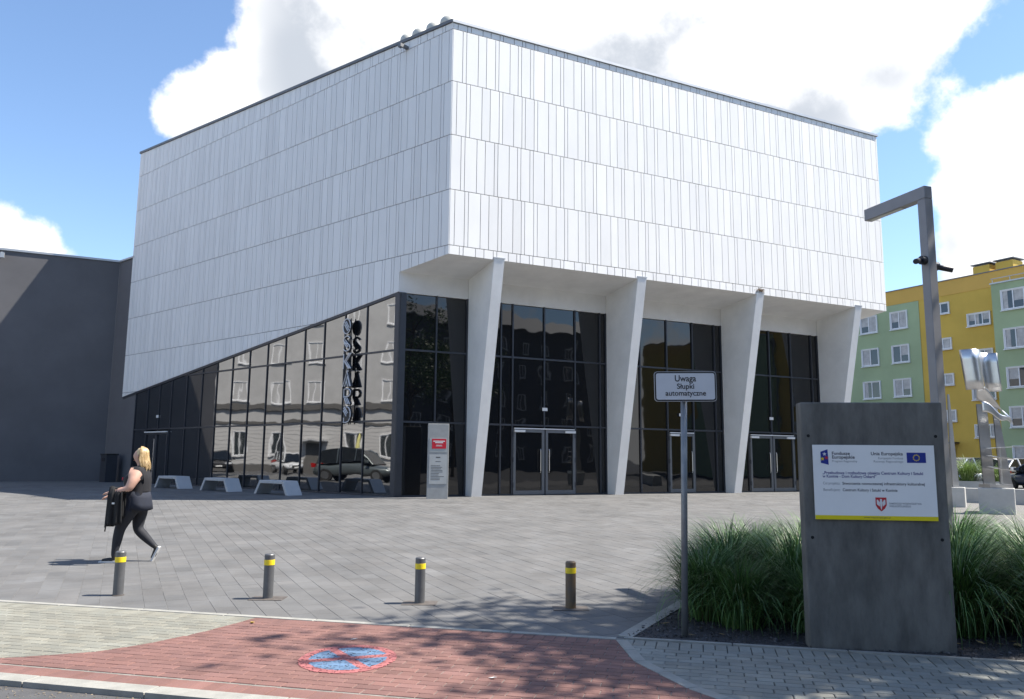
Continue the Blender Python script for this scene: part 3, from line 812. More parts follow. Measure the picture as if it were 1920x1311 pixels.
put_text(mkg, 'Beneficjent:', .034, F(.075, .622), pu, Z, nv, width=.145)
put_text(mk, 'Centrum Kultury i Sztuki w Koninie', .034, F(.235, .622), pu, Z, nv, bold=.0006, width=.46)
put_text(mkg, 'SAMORZĄD WOJEWÓDZTWA', .022, F(.61, .79), pu, Z, nv, bold=.0004, width=.27)
put_text(mkg, 'WIELKOPOLSKIEGO', .022, F(.61, .825), pu, Z, nv, bold=.0004, width=.18)
put_text(mk, 'www.mapadotacji.gov.pl', .020, F(.40, .975), pu, Z, pn * .001, width=.22)
mk.build('black_print', ink, pl); mkb.build('blue_print', inkb, pl); mkg.build('grey_print', inkg, pl)
def flat(name, m, polys, d=.0206):
    mb = MB()
    for q in polys: mb.prism([F(u, v, d) for u, v in q], pn * .0006)
    o = mb.build(name, m, pl)
    for p in o.data.polygons:
        pass
    return o
eub = mat('emblem_blue', (.012, .03, .24), .45, 0); euy = mat('emblem_yellow', (.8, .6, .02), .45, 0); eur = mat('emblem_red', (.5, .02, .03), .45, 0); euw = mat('emblem_white', (.7, .7, .7), .45, 0)
flat('flag_field', eub, [[(.775, .235), (.93, .235), (.93, .098), (.775, .098)]])
def star(cu, cv, r, rot=0.):
    pts = []
    for k in range(10):
        a = R(90 + rot + 36 * k); rr = r if k % 2 == 0 else r * .4; pts.append((cu + rr * math.cos(a) / w_, cv - rr * math.sin(a) / h_))
    return pts
flat('flag_stars', euy, [star(.8525 + .030 * math.cos(R(30 * k)) * .8, .167 + .047 * math.sin(R(30 * k)) * .82, .0075) for k in range(12)], .0213)
flat('funds_emblem', eub, [[(.065, .245), (.13, .27), (.125, .06), (.065, .095)]])
flat('funds_emblem_stars', euy, [star(.079, .19, .020, 12)], .0213); flat('funds_emblem_white', euw, [star(.098, .125, .019, 5)], .0213); flat('funds_emblem_red', eur, [star(.114, .175, .020, -8)], .0213)
shield = [(.50, .70), (.50, .80), (.515, .845), (.545, .885), (.575, .845), (.59, .80), (.59, .70)]
flat('crest', eur, [shield[::-1] if False else shield])
flat('crest_eagle', euw, [[(.538, .72), (.535, .76), (.54, .84), (.545, .865), (.55, .84), (.555, .76), (.552, .72)], [(.51, .73), (.51, .79), (.533, .82), (.536, .77), (.52, .73)], [(.57, .73), (.555, .77), (.557, .82), (.58, .79), (.58, .73)]], .0213)

# lamp column with two cameras
m_lamp = mat('lamp_anthracite', (.25, .245, .255), .45, .06, 5, metallic=.15)
lp = V(5.12, 9.42, 0); lt = thing('lamp_column', 'square anthracite lamp column with a cantilever arm behind the pylon', 'street lamp', tuple(lp))
la = V(-.30, .954, 0).normalized(); lb = V(la.y, -la.x, 0); q = .122; LH = 5.0
mb = MB(); mb.obox(lp - la * q / 2 - lb * q / 2, la * q, lb * q, Z * (LH - .16)); o = mb.build('column', m_lamp, lt); bv = o.modifiers.new('b', 'BEVEL'); bv.width = .006
mb = MB(); mb.obox(lp - la * q / 2 - lb * q / 2 + Z * (LH - .158), la * 1.03, lb * q, Z * .158); o = mb.build('arm', m_lamp, lt); bv = o.modifiers.new('b', 'BEVEL'); bv.width = .006
mb = MB(); mb.obox(lp + la * .35 - lb * (q / 2 - .025) + Z * (LH - .164), la * .55, lb * (q - .05), Z * .005); mb.build('light_panel', mat('led_cover', (.5, .5, .48), .3, .03), o)
for sgn in (-1, 1):
    cz = 4.06 if sgn < 0 else 4.0; sd_ = lb * sgn; base = lp + sd_ * q / 2 + Z * cz
    mb = MB(); mb.tube([base - sd_ * .005, base + sd_ * .06], .055, 14); o = mb.build('camera_mount', mat('camera_black', (.025, .025, .035), .4, .05), lt)
    mb = MB(); mb.tube([base + sd_ * .06, base + sd_ * .10 - Z * .01], .02, 8)
    dd = (sd_ * .75 - la * .5 - Z * .25).normalized(); e0 = base + sd_ * .10 - Z * .01
    mb.tube([e0 - dd * .02, e0 + dd * .15], .034, 12); mb.build('camera', MATS['camera_black'], o)

# sculptures, plinths and planters on the gravel
m_plc = mat('plinth_concrete', (.46, .46, .44), .8, .1, 3, .1, 50)
m_scul = mat('sculpture_steel', (.66, .66, .66), .36, .06, 5, metallic=1.)
def plinth(c, w, h, rz, label):
    t = thing('concrete_plinth', label, 'plinth', tuple(c), 0, 'concrete plinths on the gravel'); M = Matrix.Rotation(rz, 3, 'Z')
    mb = MB(); mb.obox(c + M @ V(-w / 2, -w / 2, -.05), M @ V(w, 0, 0), M @ V(0, w, 0), V(0, 0, h + .05)); o = mb.build('block', m_plc, t)
    bv = o.modifiers.new('b', 'BEVEL'); bv.width = .012
    return t, M
pc = V(12.98, 21.3, G_(21.3)); rz = R(-33)
t, M = plinth(pc, .82, .66, rz, 'large concrete plinth with a small plate under the steel sculpture')
mb = MB(); mb.obox(pc + M @ V(.412, -.02, .42), M @ V(.012, 0, 0), M @ V(0, .2, 0), V(0, 0, .14)); mb.build('name_plate', m_steel, t)
sc = thing('steel_sculpture', 'tall polished steel sculpture of bent sheets and discs on a concrete plinth', 'sculpture', tuple(pc + Z * .66))
def sheet3(fn, nu, nv_, th, name, parent, m):
    vs = []; fs = []
    P = [[Vector(fn(i / nu, j / nv_)) for j in range(nv_ + 1)] for i in range(nu + 1)]
    mb = MB()
    for i in range(nu + 1):
        for j in range(nv_ + 1): vs.append(P[i][j])
    for i in range(nu):
        for j in range(nv_): fs.append((i * (nv_ + 1) + j, (i + 1) * (nv_ + 1) + j, (i + 1) * (nv_ + 1) + j + 1, i * (nv_ + 1) + j + 1))
    mb.add(vs, fs); o = mb.build(name, m, parent, smooth=True); s = o.modifiers.new('s', 'SOLIDIFY'); s.thickness = th; s.offset = 0; return o
b = pc + Z * .66
X_ = V(1, 0, 0); Yc = V(0, 1, 0)
mb = MB(); mb.obox(b + V(-.32, -.25, 0), V(.62, 0, 0), V(0, .5, 0), V(0, 0, .10)); mb.build('foot_plate', m_scul, sc)
mb = MB()
for (xa, xb, xc, xd, y) in ((-.30, .02, -.34, .0, .05), (.10, .42, .04, .12, -.03)):
    mb.add([b + V(xa, y, .1), b + V(xb, y, .1), b + V(xb - .05 if xa < 0 else .2, y + .06, 2.25), b + V(xc + .04, y + .06, 2.25)], [(0, 1, 2, 3)])
    mb.add([b + V(xa, y + .03, .1), b + V(xb, y + .03, .1), b + V(xb - .05 if xa < 0 else .2, y + .09, 2.25), b + V(xc + .04, y + .09, 2.25)], [(3, 2, 1, 0)])
    mb.add([b + V(xb, y, .1), b + V(xb, y + .03, .1), b + V(xb - .05 if xa < 0 else .2, y + .09, 2.25), b + V(xb - .05 if xa < 0 else .2, y + .06, 2.25)], [(0, 1, 2, 3)])
mb.build('upright_sheet', mat('sculpture_satin', (.50, .50, .50), .38, .06, 5, metallic=1.), sc)
for k, (z, tilt) in enumerate(((1.06, -.06), (.80, .14), (.50, .16))):
    vs = []; n = 28; cc = b + V(.04, -.22, z)
    for i in range(n):
        a = 6.2832 * i / n; x, y = .37 * math.cos(a), .20 * math.sin(a); vs.append(cc + V(x, y, -x * tilt))
    mb = MB(); mb.prism(vs, V(0, 0, .012)); mb.build('disc', m_scul, sc)
mb = MB(); mb.tube([b + V(.04, -.22, .1), b + V(.04, -.22, 1.08)], .018, 8); mb.build('disc_rod', m_scul, sc)
def curl(x0, x1, top0, top1, zb, bulge, y0):
    return lambda u, v: b + V(lerp(lerp(x0, x1, u), lerp(x0 + .12, x1 + .06, u), 1 - v), y0 + bulge * math.sin(math.pi * u), lerp(zb, lerp(top0, top1, u), v))
sheet3(curl(-.74, -.18, 3.72, 3.72, 2.62, -.22, 0), 14, 4, .012, 'bent_sheet', sc, m_scul)
sheet3(curl(-.14, .36, 3.70, 3.66, 2.60, .14, .1), 14, 4, .012, 'bent_sheet', sc, m_scul)
sheet3(lambda u, v: b + V(-.38 + .80 * u + .1 * v, -.12 + .25 * v * (1 - u), 2.62 - .75 * u * u - .25 * v + .10 * math.sin(6 * u + 3 * v)), 16, 6, .012, 'folded_sheet', sc, m_scul)
sheet3(lambda u, v: b + V(-.34 + .74 * u, -.2 - .12 * math.sin(3.1 * u), 2.30 - .55 * u - .3 * v * (1 - u * .8) + .05 * math.sin(9 * u)), 16, 5, .012, 'folded_sheet', sc, m_scul)
pc2 = V(13.02, 23.3, G_(23.3))
plinth(pc2, .46, .56, R(-33), 'small concrete plinth carrying a thin steel mast')
ms = thing('steel_mast', 'thin tapering steel mast on a small concrete plinth', 'sculpture', tuple(pc2 + Z * .56))
mb = MB(); mb.obox(pc2 + V(-.13, -.1, .56), V(.26, 0, 0), V(0, .2, 0), V(0, 0, .02)); mb.build('foot_plate', m_steel, ms)
mb = MB(); p = pc2 + V(-.02, 0, .58)
mb.add([p + V(-.09, -.05, 0), p + V(.09, -.05, 0), p + V(.09, .05, 0), p + V(-.09, .05, 0), p + V(-.05, -.02, 2.7), p + V(.0, -.02, 2.7), p + V(.0, .02, 2.7), p + V(-.05, .02, 2.7)],
       [(3, 2, 1, 0), (4, 5, 6, 7), (0, 1, 5, 4), (1, 2, 6, 5), (2, 3, 7, 6), (3, 0, 4, 7)]); mb.build('mast', m_plc if False else mat('mast_satin', (.55, .55, .54), .4, .05, metallic=.8), ms)

# ============================================================ ornamental grass
def leaf_mat(name, c1, c2, rough=.45):
    m = bpy.data.materials.new(name); m.use_nodes = True; MATS[name] = m; nt = m.node_tree; N = nt.nodes; L = nt.links; b = N['Principled BSDF']
    at = N.new('ShaderNodeAttribute'); at.attribute_name = 'tint'; mx = N.new('ShaderNodeMix'); mx.data_type = 'RGBA'
    L.new(at.outputs['Fac'], mx.inputs['Factor']); mx.inputs[6].default_value = (*c1, 1); mx.inputs[7].default_value = (*c2, 1)
    L.new(mx.outputs[2], b.inputs['Base Color']); b.inputs['Roughness'].default_value = rough
    tr = N.new('ShaderNodeBsdfTranslucent'); L.new(mx.outputs[2], tr.inputs[0]); ms_ = N.new('ShaderNodeMixShader'); ms_.inputs[0].default_value = .18
    L.new(b.outputs[0], ms_.inputs[1]); L.new(tr.outputs[0], ms_.inputs[2]); L.new(ms_.outputs[0], N['Material Output'].inputs[0]); return m
m_grass = leaf_mat('grass_blade', (.028, .075, .018), (.145, .27, .075))
m_grass_dry = leaf_mat('grass_dry', (.10, .09, .035), (.20, .17, .07))
m_grass_lt = leaf_mat('grass_light', (.12, .20, .045), (.24, .33, .10))
def grass_mesh(name, n, h, spread, width, m, seed, extra=None):
    rnd = random.Random(seed); mb = MB()
    for i in range(n):
        a = rnd.uniform(0, 6.283); r0 = abs(rnd.gauss(0, .11)) * spread / .5; l = h * rnd.uniform(.75, 1.35)
        lean = abs(rnd.gauss(.12, .45)) + .06; a2 = a + rnd.gauss(0, .5); out = V(math.cos(a2), math.sin(a2), 0); p = V(math.cos(a) * r0, math.sin(a) * r0, -.02)
        side = V(-out.y, out.x, 0).lerp(V(rnd.uniform(-1, 1), rnd.uniform(-1, 1), 0), .3).normalized(); w = width * rnd.uniform(.6, 1.2); vs = []; th = lean * .3; ns = 6
        for k in range(ns + 1):
            t = k / ns; ww = w * (1 - t ** 2.2) + .0006
            vs += [p - side * ww / 2, p + side * ww / 2]
            th = lean * .5 + (lean * 1.25 + .95) * t ** 1.6 * 1.3
            p = p + (out * math.sin(th) + Z * math.cos(th)) * (l / ns)
        fs = [(2 * k, 2 * k + 1, 2 * k + 3, 2 * k + 2) for k in range(ns)]
        c = rnd.random() ** 1.3
        mb.add(vs, fs, 0, (c, c, c) if c != 1. else .99)
    o = mb.build(name, m, smooth=True); me = o.data; bpy.data.objects.remove(o); return me
GM = [grass_mesh('foliage', 1250, 1.0, .52, .0125, m_grass, 20 + k) for k in range(3)]
GD = grass_mesh('foliage', 220, .8, .45, .007, m_grass_dry, 55)
def clump(x, y, sc, k, rz, label, group):
    t = thing('ornamental_grass', label, 'grass clump', (x, y, G_(y)), rz, group, local=True)
    for me, nm in ((GM[k % 3], 'leaves'), (GD, 'dry_leaves')):
        o = bpy.data.objects.new(nm, me); S.collection.objects.link(o); o.parent = t; o.scale = (sc, sc, sc * random.uniform(.92, 1.06))
    return t
random.seed(5)
GL = [(2.02, 8.35, .82), (2.42, 8.95, .9), (2.25, 7.95, .72), (2.95, 8.4, .92), (2.65, 9.7, .92), (3.15, 10.4, .9), (3.4, 9.2, .95), (3.75, 8.3, .9), (3.95, 10.1, .95), (2.9, 7.72, .72)]
LBL = ['arching ornamental grass at the bed corner behind the sign post', 'ornamental grass clump behind the corner clump by the plaza edge', 'low ornamental grass just right of the sign post base',
       'full ornamental grass clump between sign post and pylon', 'ornamental grass on the plaza edge of the bed, second row', 'ornamental grass furthest along the plaza edge of the bed',
       'ornamental grass in the bed middle left of the pylon', 'ornamental grass right behind the pylon', 'tall ornamental grass in the back row behind the pylon', 'low ornamental grass touching the left side of the pylon']
for k, ((x, y, s), lb_) in enumerate(zip(GL, LBL)): clump(x, y, s, k, random.uniform(0, 6.28), lb_, 'ornamental grasses left of the pylon')
for k, (x, y, s) in enumerate(((4.25, 7.7, .95), (4.7, 8.5, 1.0), (5.0, 7.45, .95), (5.35, 8.2, 1.0), (5.75, 7.5, .95), (5.9, 8.9, 1.0), (6.3, 8.1, 1.), (5.4, 9.8, 1.), (6.5, 9.5, 1.), (4.75, 10.4, .95), (7.1, 8.8, 1.), (6.0, 10.8, 1.), (7.2, 10.4, 1.))):
    clump(x, y, s, k + 1, random.uniform(0, 6.28), 'dark green ornamental grass in the dense bank right of the pylon', 'ornamental grasses right of the pylon')
# gravel stones and fallen leaves
rnd = random.Random(4); mb = MB()
for i in range(5200):
    a = rnd.uniform(0, 7.0); b_ = rnd.uniform(.02, 1.6) ** 1.0; x, y = AB(a, b_)
    if not in_poly((x, y), BED): continue
    r = rnd.uniform(.008, .022); q = [V(x, y, .004) + V(rnd.uniform(-1, 1) * r, rnd.uniform(-1, 1) * r, rnd.uniform(0, 1) * r) for _ in range(5)]
    mb.add(q, [(0, 1, 2), (0, 2, 3), (0, 3, 4), (0, 4, 1), (1, 2, 3), (1, 3, 4)], 0, rnd.uniform(.5, 1.9))
stuff(mb.build('gravel_stones', mat('gravel_stone', (.055, .053, .056), .85, .3, 30, tint=True), bed))
def leaf(x, y, sz, col, label, cat='leaf', nm='fallen_leaf', group='leaves and scraps on the paving'):
    a = rnd.uniform(0, 6.28); u = V(math.cos(a), math.sin(a), 0) * sz; v = V(-u.y, u.x, 0) * .5; c = V(x, y, G_(y) + .006); mb = MB()
    q = [c - u, c - v + Z * .006, c + u + Z * .012, c + v + Z * .004, c + Z * .0]
    mb.add(q, [(0, 1, 4), (1, 2, 4), (2, 3, 4), (3, 0, 4)]); o = mb.build(nm, col); s = o.modifiers.new('s', 'SOLIDIFY'); s.thickness = .0015
    tag(o, label, cat, group)
m_lfy = mat('leaf_yellow', (.6, .42, .04), .6, .1); m_lfb = mat('leaf_brown', (.30, .20, .09), .7, .2); m_lfw = mat('paper_scrap', (.7, .7, .68), .6, .02)
leaf(-2.50, 7.93, .045, m_lfy, 'yellow leaf on the red driveway near the beige paving'); leaf(-1.38, 7.25, .035, m_lfw, 'white paper scrap on the red driveway behind the roundel', 'scrap', 'paper_scrap')
leaf(-.12, 6.05, .035, m_lfw, 'pale scrap on the shaded red driveway', 'scrap', 'paper_scrap')
mb = MB()
for k in range(46):
    x, y = AB(rnd.uniform(.2, 6.5), rnd.uniform(.05, .75)); a = rnd.uniform(0, 6.28); sz = rnd.uniform(.02, .055); u = V(math.cos(a), math.sin(a), 0) * sz; v = V(-u.y, u.x, 0) * .4; c = V(x, y, .018)
    mb.add([c - u, c - v + Z * .008, c + u + Z * .014, c + v + Z * .005, c], [(0, 1, 4), (1, 2, 4), (2, 3, 4), (3, 0, 4)], 0, rnd.uniform(.6, 1.4))
stuff(mb.build('leaf_litter', mat('leaf_brown_litter', (.30, .21, .10), .7, .2, tint=True), bed))
# sandy grit swept against the kerb
mb = MB()
for i in range(2600):
    a = rnd.uniform(-9, 1.5); b_ = KB - .17 - abs(rnd.gauss(0, .16)); x, y = AB(a, b_); r = rnd.uniform(.003, .011)
    q = [V(x, y, -.033) + V(rnd.uniform(-1, 1) * r, rnd.uniform(-1, 1) * r, rnd.uniform(0, .6) * r) for _ in range(4)]
    mb.add(q, [(0, 1, 2), (0, 2, 3), (0, 3, 1), (1, 3, 2)], 0, rnd.uniform(.6, 1.3))
stuff(mb.build('kerb_grit', mat('grit', (.26, .21, .14), .9, .4, 20, tint=True)))

# planters and low walls behind the sculptures
def planter(x, y, w, d, h, rz, label):
    t = thing('concrete_planter', label, 'planter', (x, y, G_(y)), rz, 'planters by the car park', local=True)
    mb = MB(); o_ = .06
    mb.obox((-w / 2, -d / 2, -.03), (w, 0, 0), (0, o_, 0), (0, 0, h)); mb.obox((-w / 2, d / 2 - o_, -.03), (w, 0, 0), (0, o_, 0), (0, 0, h))
    mb.obox((-w / 2, -d / 2 + o_, -.03), (o_, 0, 0), (0, d - 2 * o_, 0), (0, 0, h)); mb.obox((w / 2 - o_, -d / 2 + o_, -.03), (o_, 0, 0), (0, d - 2 * o_, 0), (0, 0, h)); mb.build('box', m_plc, t, keep=True)
    mb = MB(); mb.obox((-w / 2 + o_, -d / 2 + o_, 0), (w - 2 * o_, 0, 0), (0, d - 2 * o_, 0), (0, 0, h - .1)); mb.build('soil', mat('soil', (.04, .03, .022), .95, .3, 20), t, keep=True)
    return t
gl = grass_mesh('foliage', 700, .85, .55, .012, m_grass_lt, 77)
def pgrass(x, y, z, sc, label):
    t = thing('planter_grass', label, 'grass clump', (x, y, z), random.uniform(0, 6), 'grasses in the planters', local=True)
    o = bpy.data.objects.new('leaves', gl); S.collection.objects.link(o); o.parent = t; o.scale = (sc, sc, sc)
planter(16.6, 28.2, 1.7, .8, .62, R(-33), 'pale concrete planter with bright grass behind the large plinth'); pgrass(16.3, 28.4, .38 + .5, 1.15, 'bright green grass in the planter behind the large plinth'); pgrass(16.95, 28.0, .38 + .5, .95, 'smaller bright grass at the end of the planter')
lw = MB(); lw.obox((13.2, 25.6, .3), V(9, -5.6, 0), V(.2, .32, 0), V(0, 0, .52)); tag(lw.build('low_wall', m_plc), 'low grey concrete wall bounding the gravel bed', 'wall')

# ============================================================ trees (beyond the right edge; they throw the dappled shade and show in the glass)
m_bark = mat('bark', (.10, .08, .06), .9, .35, 14, .6, 40); m_leaf = leaf_mat('tree_leaf', (.035, .075, .02), (.09, .16, .045), .5)
def tree(x, y, h, cr, cz, label, seed, nleaf=5200, flat_=.8):
    rnd = random.Random(seed); t = thing('street_tree', label, 'tree', (x, y, G_(y)), 0, 'street trees along the kerb'); base = V(x, y, G_(y))
    mb = MB(); tips = []
    tp = [base + V(0, 0, -.1), base + V(.05, .03, cz * .35), base + V(-.05, .1, cz * .7), base + V(.05, 0, cz + .5), base + V(0, 0, h - .8)]
    mb.tube(tp, [.20, .16, .13, .08, .02], 10)
    for k in range(22):
        f = rnd.uniform(.45, .98); z = lerp(cz * .80, h - .9, (f - .45) / .53); a = rnd.uniform(0, 6.28); r = cr * math.sqrt(max(.05, 1 - ((z - cz) / (h - cz + .6)) ** 2)) * rnd.uniform(.6, .98)
        s0 = base + V(0, 0, z - rnd.uniform(.4, 1.2)); e = base + V(math.cos(a) * r, math.sin(a) * r, z + rnd.uniform(-.2, .6)); m_ = s0.lerp(e, .5) + V(rnd.gauss(0, .2), rnd.gauss(0, .2), .25)
        mb.tube([s0, m_, e], [.06, .04, .012], 6); tips += [m_, e, s0.lerp(e, .75), s0.lerp(e, .9)]
        for q in range(3):
            e2 = e + V(rnd.gauss(0, .6), rnd.gauss(0, .6), rnd.gauss(0, .4)); mb.tube([m_.lerp(e, rnd.uniform(.2, .9)), e2], [.022, .006], 5); tips.append(e2)
    mb.build('trunk', m_bark, t)
    mb = MB()
    for i in range(nleaf):
        c = rnd.choice(tips) + V(rnd.gauss(0, .36), rnd.gauss(0, .36), rnd.gauss(0, .28)); s = rnd.uniform(.06, .13)
        u = V(rnd.gauss(0, 1), rnd.gauss(0, 1), rnd.gauss(0, .5)).normalized() * s; v = u.cross(V(rnd.gauss(0, 1), rnd.gauss(0, 1), rnd.gauss(0, 1))).normalized() * s * .55
        q = rnd.random(); mb.add([c - u, c - u * .2 + v, c + u, c - u * .2 - v], [(0, 1, 2, 3)], 0, (q, q, q))
    mb.build('crown', m_leaf, t); return t
tree(10.3, 6.4, 14.0, 3.5, 11.0, 'leafy street tree shading the concrete pylon and driveway', 31, 15000)
tree(15.6, 6.6, 11.8, 4.0, 7.6, 'leafy street tree second in the row along the kerb', 32, 8000)
tree(22.5, 4.4, 11.0, 3.8, 7.4, 'leafy street tree at the far end of the row', 33, 6000)

# ============================================================ apartment block, yellow and green
m_yw = mat('yellow_render', (.60, .40, .075), .85, .10, .35, .08, 60); m_gr = mat('green_render', (.34, .42, .25), .85, .10, .35, .08, 60); m_or = mat('orange_render', (.62, .38, .09), .85, .05, .7)
m_pvc = mat('white_pvc', (.78, .78, .79), .4, .03); m_curt = mat('curtain', (.45, .44, .43), .8, .25, 3)
uB = V(.483, -.875, 0).normalized(); nB = V(-.875, -.483, 0).normalized(); B0 = V(29.94, 63.0, 0)
def PB(s, d, z): return B0 + uB * s + nB * d + Z * z
ap = thing('apartment_block', 'yellow and green rendered apartment block with white windows beyond the car park', 'building', tuple(PB(0, 0, .38)))
mb = MB(); mb.obox(PB(-24, 0, .2), uB * 100, nB * -11, Z * 13.9); mb.build('wall', m_yw, ap)
mb = MB(); mb.obox(PB(-24, .03, 14.1), uB * 100, nB * -11.06, Z * 1.1); mb.build('attic_band', m_or, ap)
mb = MB(); mb.obox(PB(-24.1, .09, 15.2), uB * 100.2, nB * -11.2, Z * .07); mb.build('roof_edge', m_capdark, ap)
secs = [(-24, -8.5), (-3.6, 3.43)]
for a, b in secs:
    mb = MB(); mb.obox(PB(a, .04, .22), uB * (b - a), nB * -.03, Z * 13.86); mb.build('green_field', m_gr, ap)
bays = [(9.55, 21.5), (31, 43), (52, 64)]
for a, b in bays:
    mb = MB(); mb.obox(PB(a, 1.0, .2), uB * (b - a), nB * -1.1, Z * 13.85); mb.build('green_bay', m_gr, ap)
    mb = MB(); mb.obox(PB(a - .05, 1.08, 14.05), uB * (b - a + .1), nB * -1.0, Z * .10); mb.build('bay_coping', m_cap, ap)
    mb = MB()
    for k in range(int((b - a) / 1.2) + 1): mb.tube([PB(a + .1 + k * 1.2, .95, 14.1), PB(a + .1 + k * 1.2, .95, 14.45)], .025, 5)
    mb.tube([PB(a, .95, 14.45), PB(b, .95, 14.45)], .03, 5); mb.build('railing', m_cap, ap)
    mb = MB(); mb.tube([PB(a - .12, .35, 13.2), PB(a - .12, .35, .4)], .075, 8); mb.lathe([(.08, -.25), (.10, -.1), (.20, .15), (.20, .3)], PB(a - .12, .35, 13.2), 10); mb.build('downpipe', m_galv, ap)
for s in (6.3, 8.0, 27, 29.5, 47):
    mb = MB(); mb.obox(PB(s, -2.6, 15.2), uB * 1.25, nB * -1.3, Z * 1.25); o = mb.build('chimney', m_yw, ap)
    mb = MB(); mb.obox(PB(s - .12, -2.48, 16.55), uB * 1.5, nB * -1.55, Z * .07); mb.obox(PB(s + .1, -2.7, 16.42), uB * 1.05, nB * -1.1, Z * .15); mb.build('chimney_cap', m_capdark, o)
mb = MB(); mb.obox(PB(3.7, -2, 15.27), uB * 3., nB * -3, Z * .35); mb.obox(PB(10, -2.5, 15.27), uB * 14, nB * -4, Z * .5); mb.build('roof_hatch', m_cap, ap)
def window(parent, P, u, n, s0, s1, z0, z1, d, npane=2, frame=m_pvc, gl_=None, curtain=True, rec=.10):
    mb = MB(); fw = .07; W_ = s1 - s0
    mb.obox(P(s0, d - rec, z0), u * W_, n * .05, Z * fw); mb.obox(P(s0, d - rec, z1 - fw), u * W_, n * .05, Z * fw)
    for k in range(npane + 1): mb.obox(P(s0 + (W_ - fw) * k / npane, d - rec, z0 + fw), u * fw, n * .05, Z * (z1 - z0 - 2 * fw))
    # reveals
    mb.obox(P(s0 - .05, d - rec, z0 - .04), u * .05, n * (rec + .012), Z * (z1 - z0 + .08)); mb.obox(P(s1, d - rec, z0 - .04), u * .05, n * (rec + .012), Z * (z1 - z0 + .08)); mb.obox(P(s0, d - rec, z1), u * W_, n * (rec + .012), Z * .04)
    o = mb.build('window', frame, parent)
    for k in range(npane):
        a = s0 + fw + (W_ - fw) * k / npane; w = (W_ - fw) / npane - fw
        mb = MB(); mb.obox(P(a, d - rec + .006, z0 + fw), u * w, n * .012, Z * (z1 - z0 - 2 * fw)); mb.build('pane', gl_ or m_winglass, o)
        if curtain and random.random() < .65:
            hh = (z1 - z0 - 2 * fw) * random.choice((1, 1, .6)); mb = MB(); mb.obox(P(a + .02, d - rec + .019, z1 - fw - hh), u * (w - .04) * random.choice((1, 1, .5)), n * .003, Z * hh); mb.build('curtain', m_curt, o)
    mb = MB(); mb.obox(P(s0 - .1, d - .04, z0 - .09), u * (W_ + .2), n * .12, Z * .05); mb.build('sill', m_pvc, o)
random.seed(21)
def cols(s0, s1, zs, d, npane=2, h=1.36):
    for z in zs: window(ap, PB, uB, nB, s0, s1, z, z + h, d + .1, npane)
F4 = (12.12, 9.42, 6.74, 4.05, 1.4)
cols(1.02, 2.42, F4, .04); cols(-1.75, -.25, F4, .04)
for z in (12.75, 10.05, 7.36, 4.66): window(ap, PB, uB, nB, 4.55, 5.83, z, z + .80, .10, 2)
for z in (11.5, 8.82, 6.13, 3.44): window(ap, PB, uB, nB, 7.2, 8.8, z, z + .88, .10, 3)
cols(10.25, 11.75, F4, 1.0); cols(13.3, 14.8, F4, 1.0); cols(16.3, 17.8, F4, 1.0)
for a in (23.5, 26.5, 33, 36, 39, 45.5, 48.5): cols(a, a + 1.5, F4[:4], 1.0 if any(x <= a <= y for x, y in bays) else 0.)
mb = MB(); mb.obox(PB(4.3, .02, .3), uB * 1.5, nB * .9, Z * .1); mb.obox(PB(4.3, .02, 3.0), uB * 1.6, nB * 1.2, Z * .12)
mb.obox(PB(4.4, .05, .35), uB * 1.2, nB * .06, Z * 2.3); mb.build('entrance_porch', mat('porch_brown', (.06, .04, .03), .6, .1), ap)

# ============================================================ tenement across the side street (seen in the long glass wall)
uT = V(-.177, .983, 0).normalized(); nT = V(.983, .177, 0); T0 = V(-46, 14, 0)
def PT(s, d, z): return T0 + uT * s + nT * d + Z * z
m_ten = mat('tenement_render', (.40, .395, .39), .85, .1, .8, .1, 50); m_trim = mat('tenement_trim', (.10, .095, .09), .8, .1); m_tent = mat('tenement_pale', (.46, .45, .44), .85, .05)
tn = thing('tenement_house', 'beige tenement house with dark cornice bands mirrored in the long glass wall', 'building', tuple(PT(12, 0, .38)))
mb = MB(); mb.obox(PT(-6, 0, .1), uT * 46, nT * -11, Z * 17.4); mb.build('wall', m_ten, tn)
for z, h, d in ((4.55, .22, .14), (5.75, .45, .22), (17.3, .5, .4), (.2, .7, .08)):
    mb = MB(); mb.obox(PT(-6.1, -.1, z), uT * 46.2, nT * (.1 + d), Z * h); mb.build('cornice', m_trim, tn)
for k in range(11):
    mb = MB(); mb.obox(PT(-6, -.1, .95 + k * .33), uT * 46, nT * .125, Z * .30); mb.build('rusticated_course', m_tent, tn)
mb = MB(); mb.add([PT(-6.4, .5, 17.8), PT(40.4, .5, 17.8), PT(40.4, -5.5, 21), PT(-6.4, -5.5, 21)], [(0, 1, 2, 3)]); mb.build('roof', mat('roof_tile', (.2, .08, .06), .8, .2), tn)
k = 0
for s in (-3, .2, 3.6, 7, 10, 13.2, 16.4, 19.8, 23, 26.2, 29.5, 33):
    k += 1
    for z, h in ((1.75, 1.9), (6.45, 1.75), (9.9, 1.75), (13.3, 1.7)):
        if k % 4 == 3 and z < 2: continue
        window(tn, PT, uT, nT, s, s + 1.15, z, z + h, .12 if z < 2 else .06, 2, curtain=(k + int(z)) % 5 == 0)
    if k % 4 == 3:
        mb = MB(); mb.obox(PT(s - .1, .02, .4), uT * 1.3, nT * .05, Z * 2.5); mb.build('door', m_trim, tn); mb = MB(); mb.obox(PT(s - .5, 0, 3.05), uT * 2.1, nT * .9, Z * .1); mb.build('canopy', m_cap, tn)

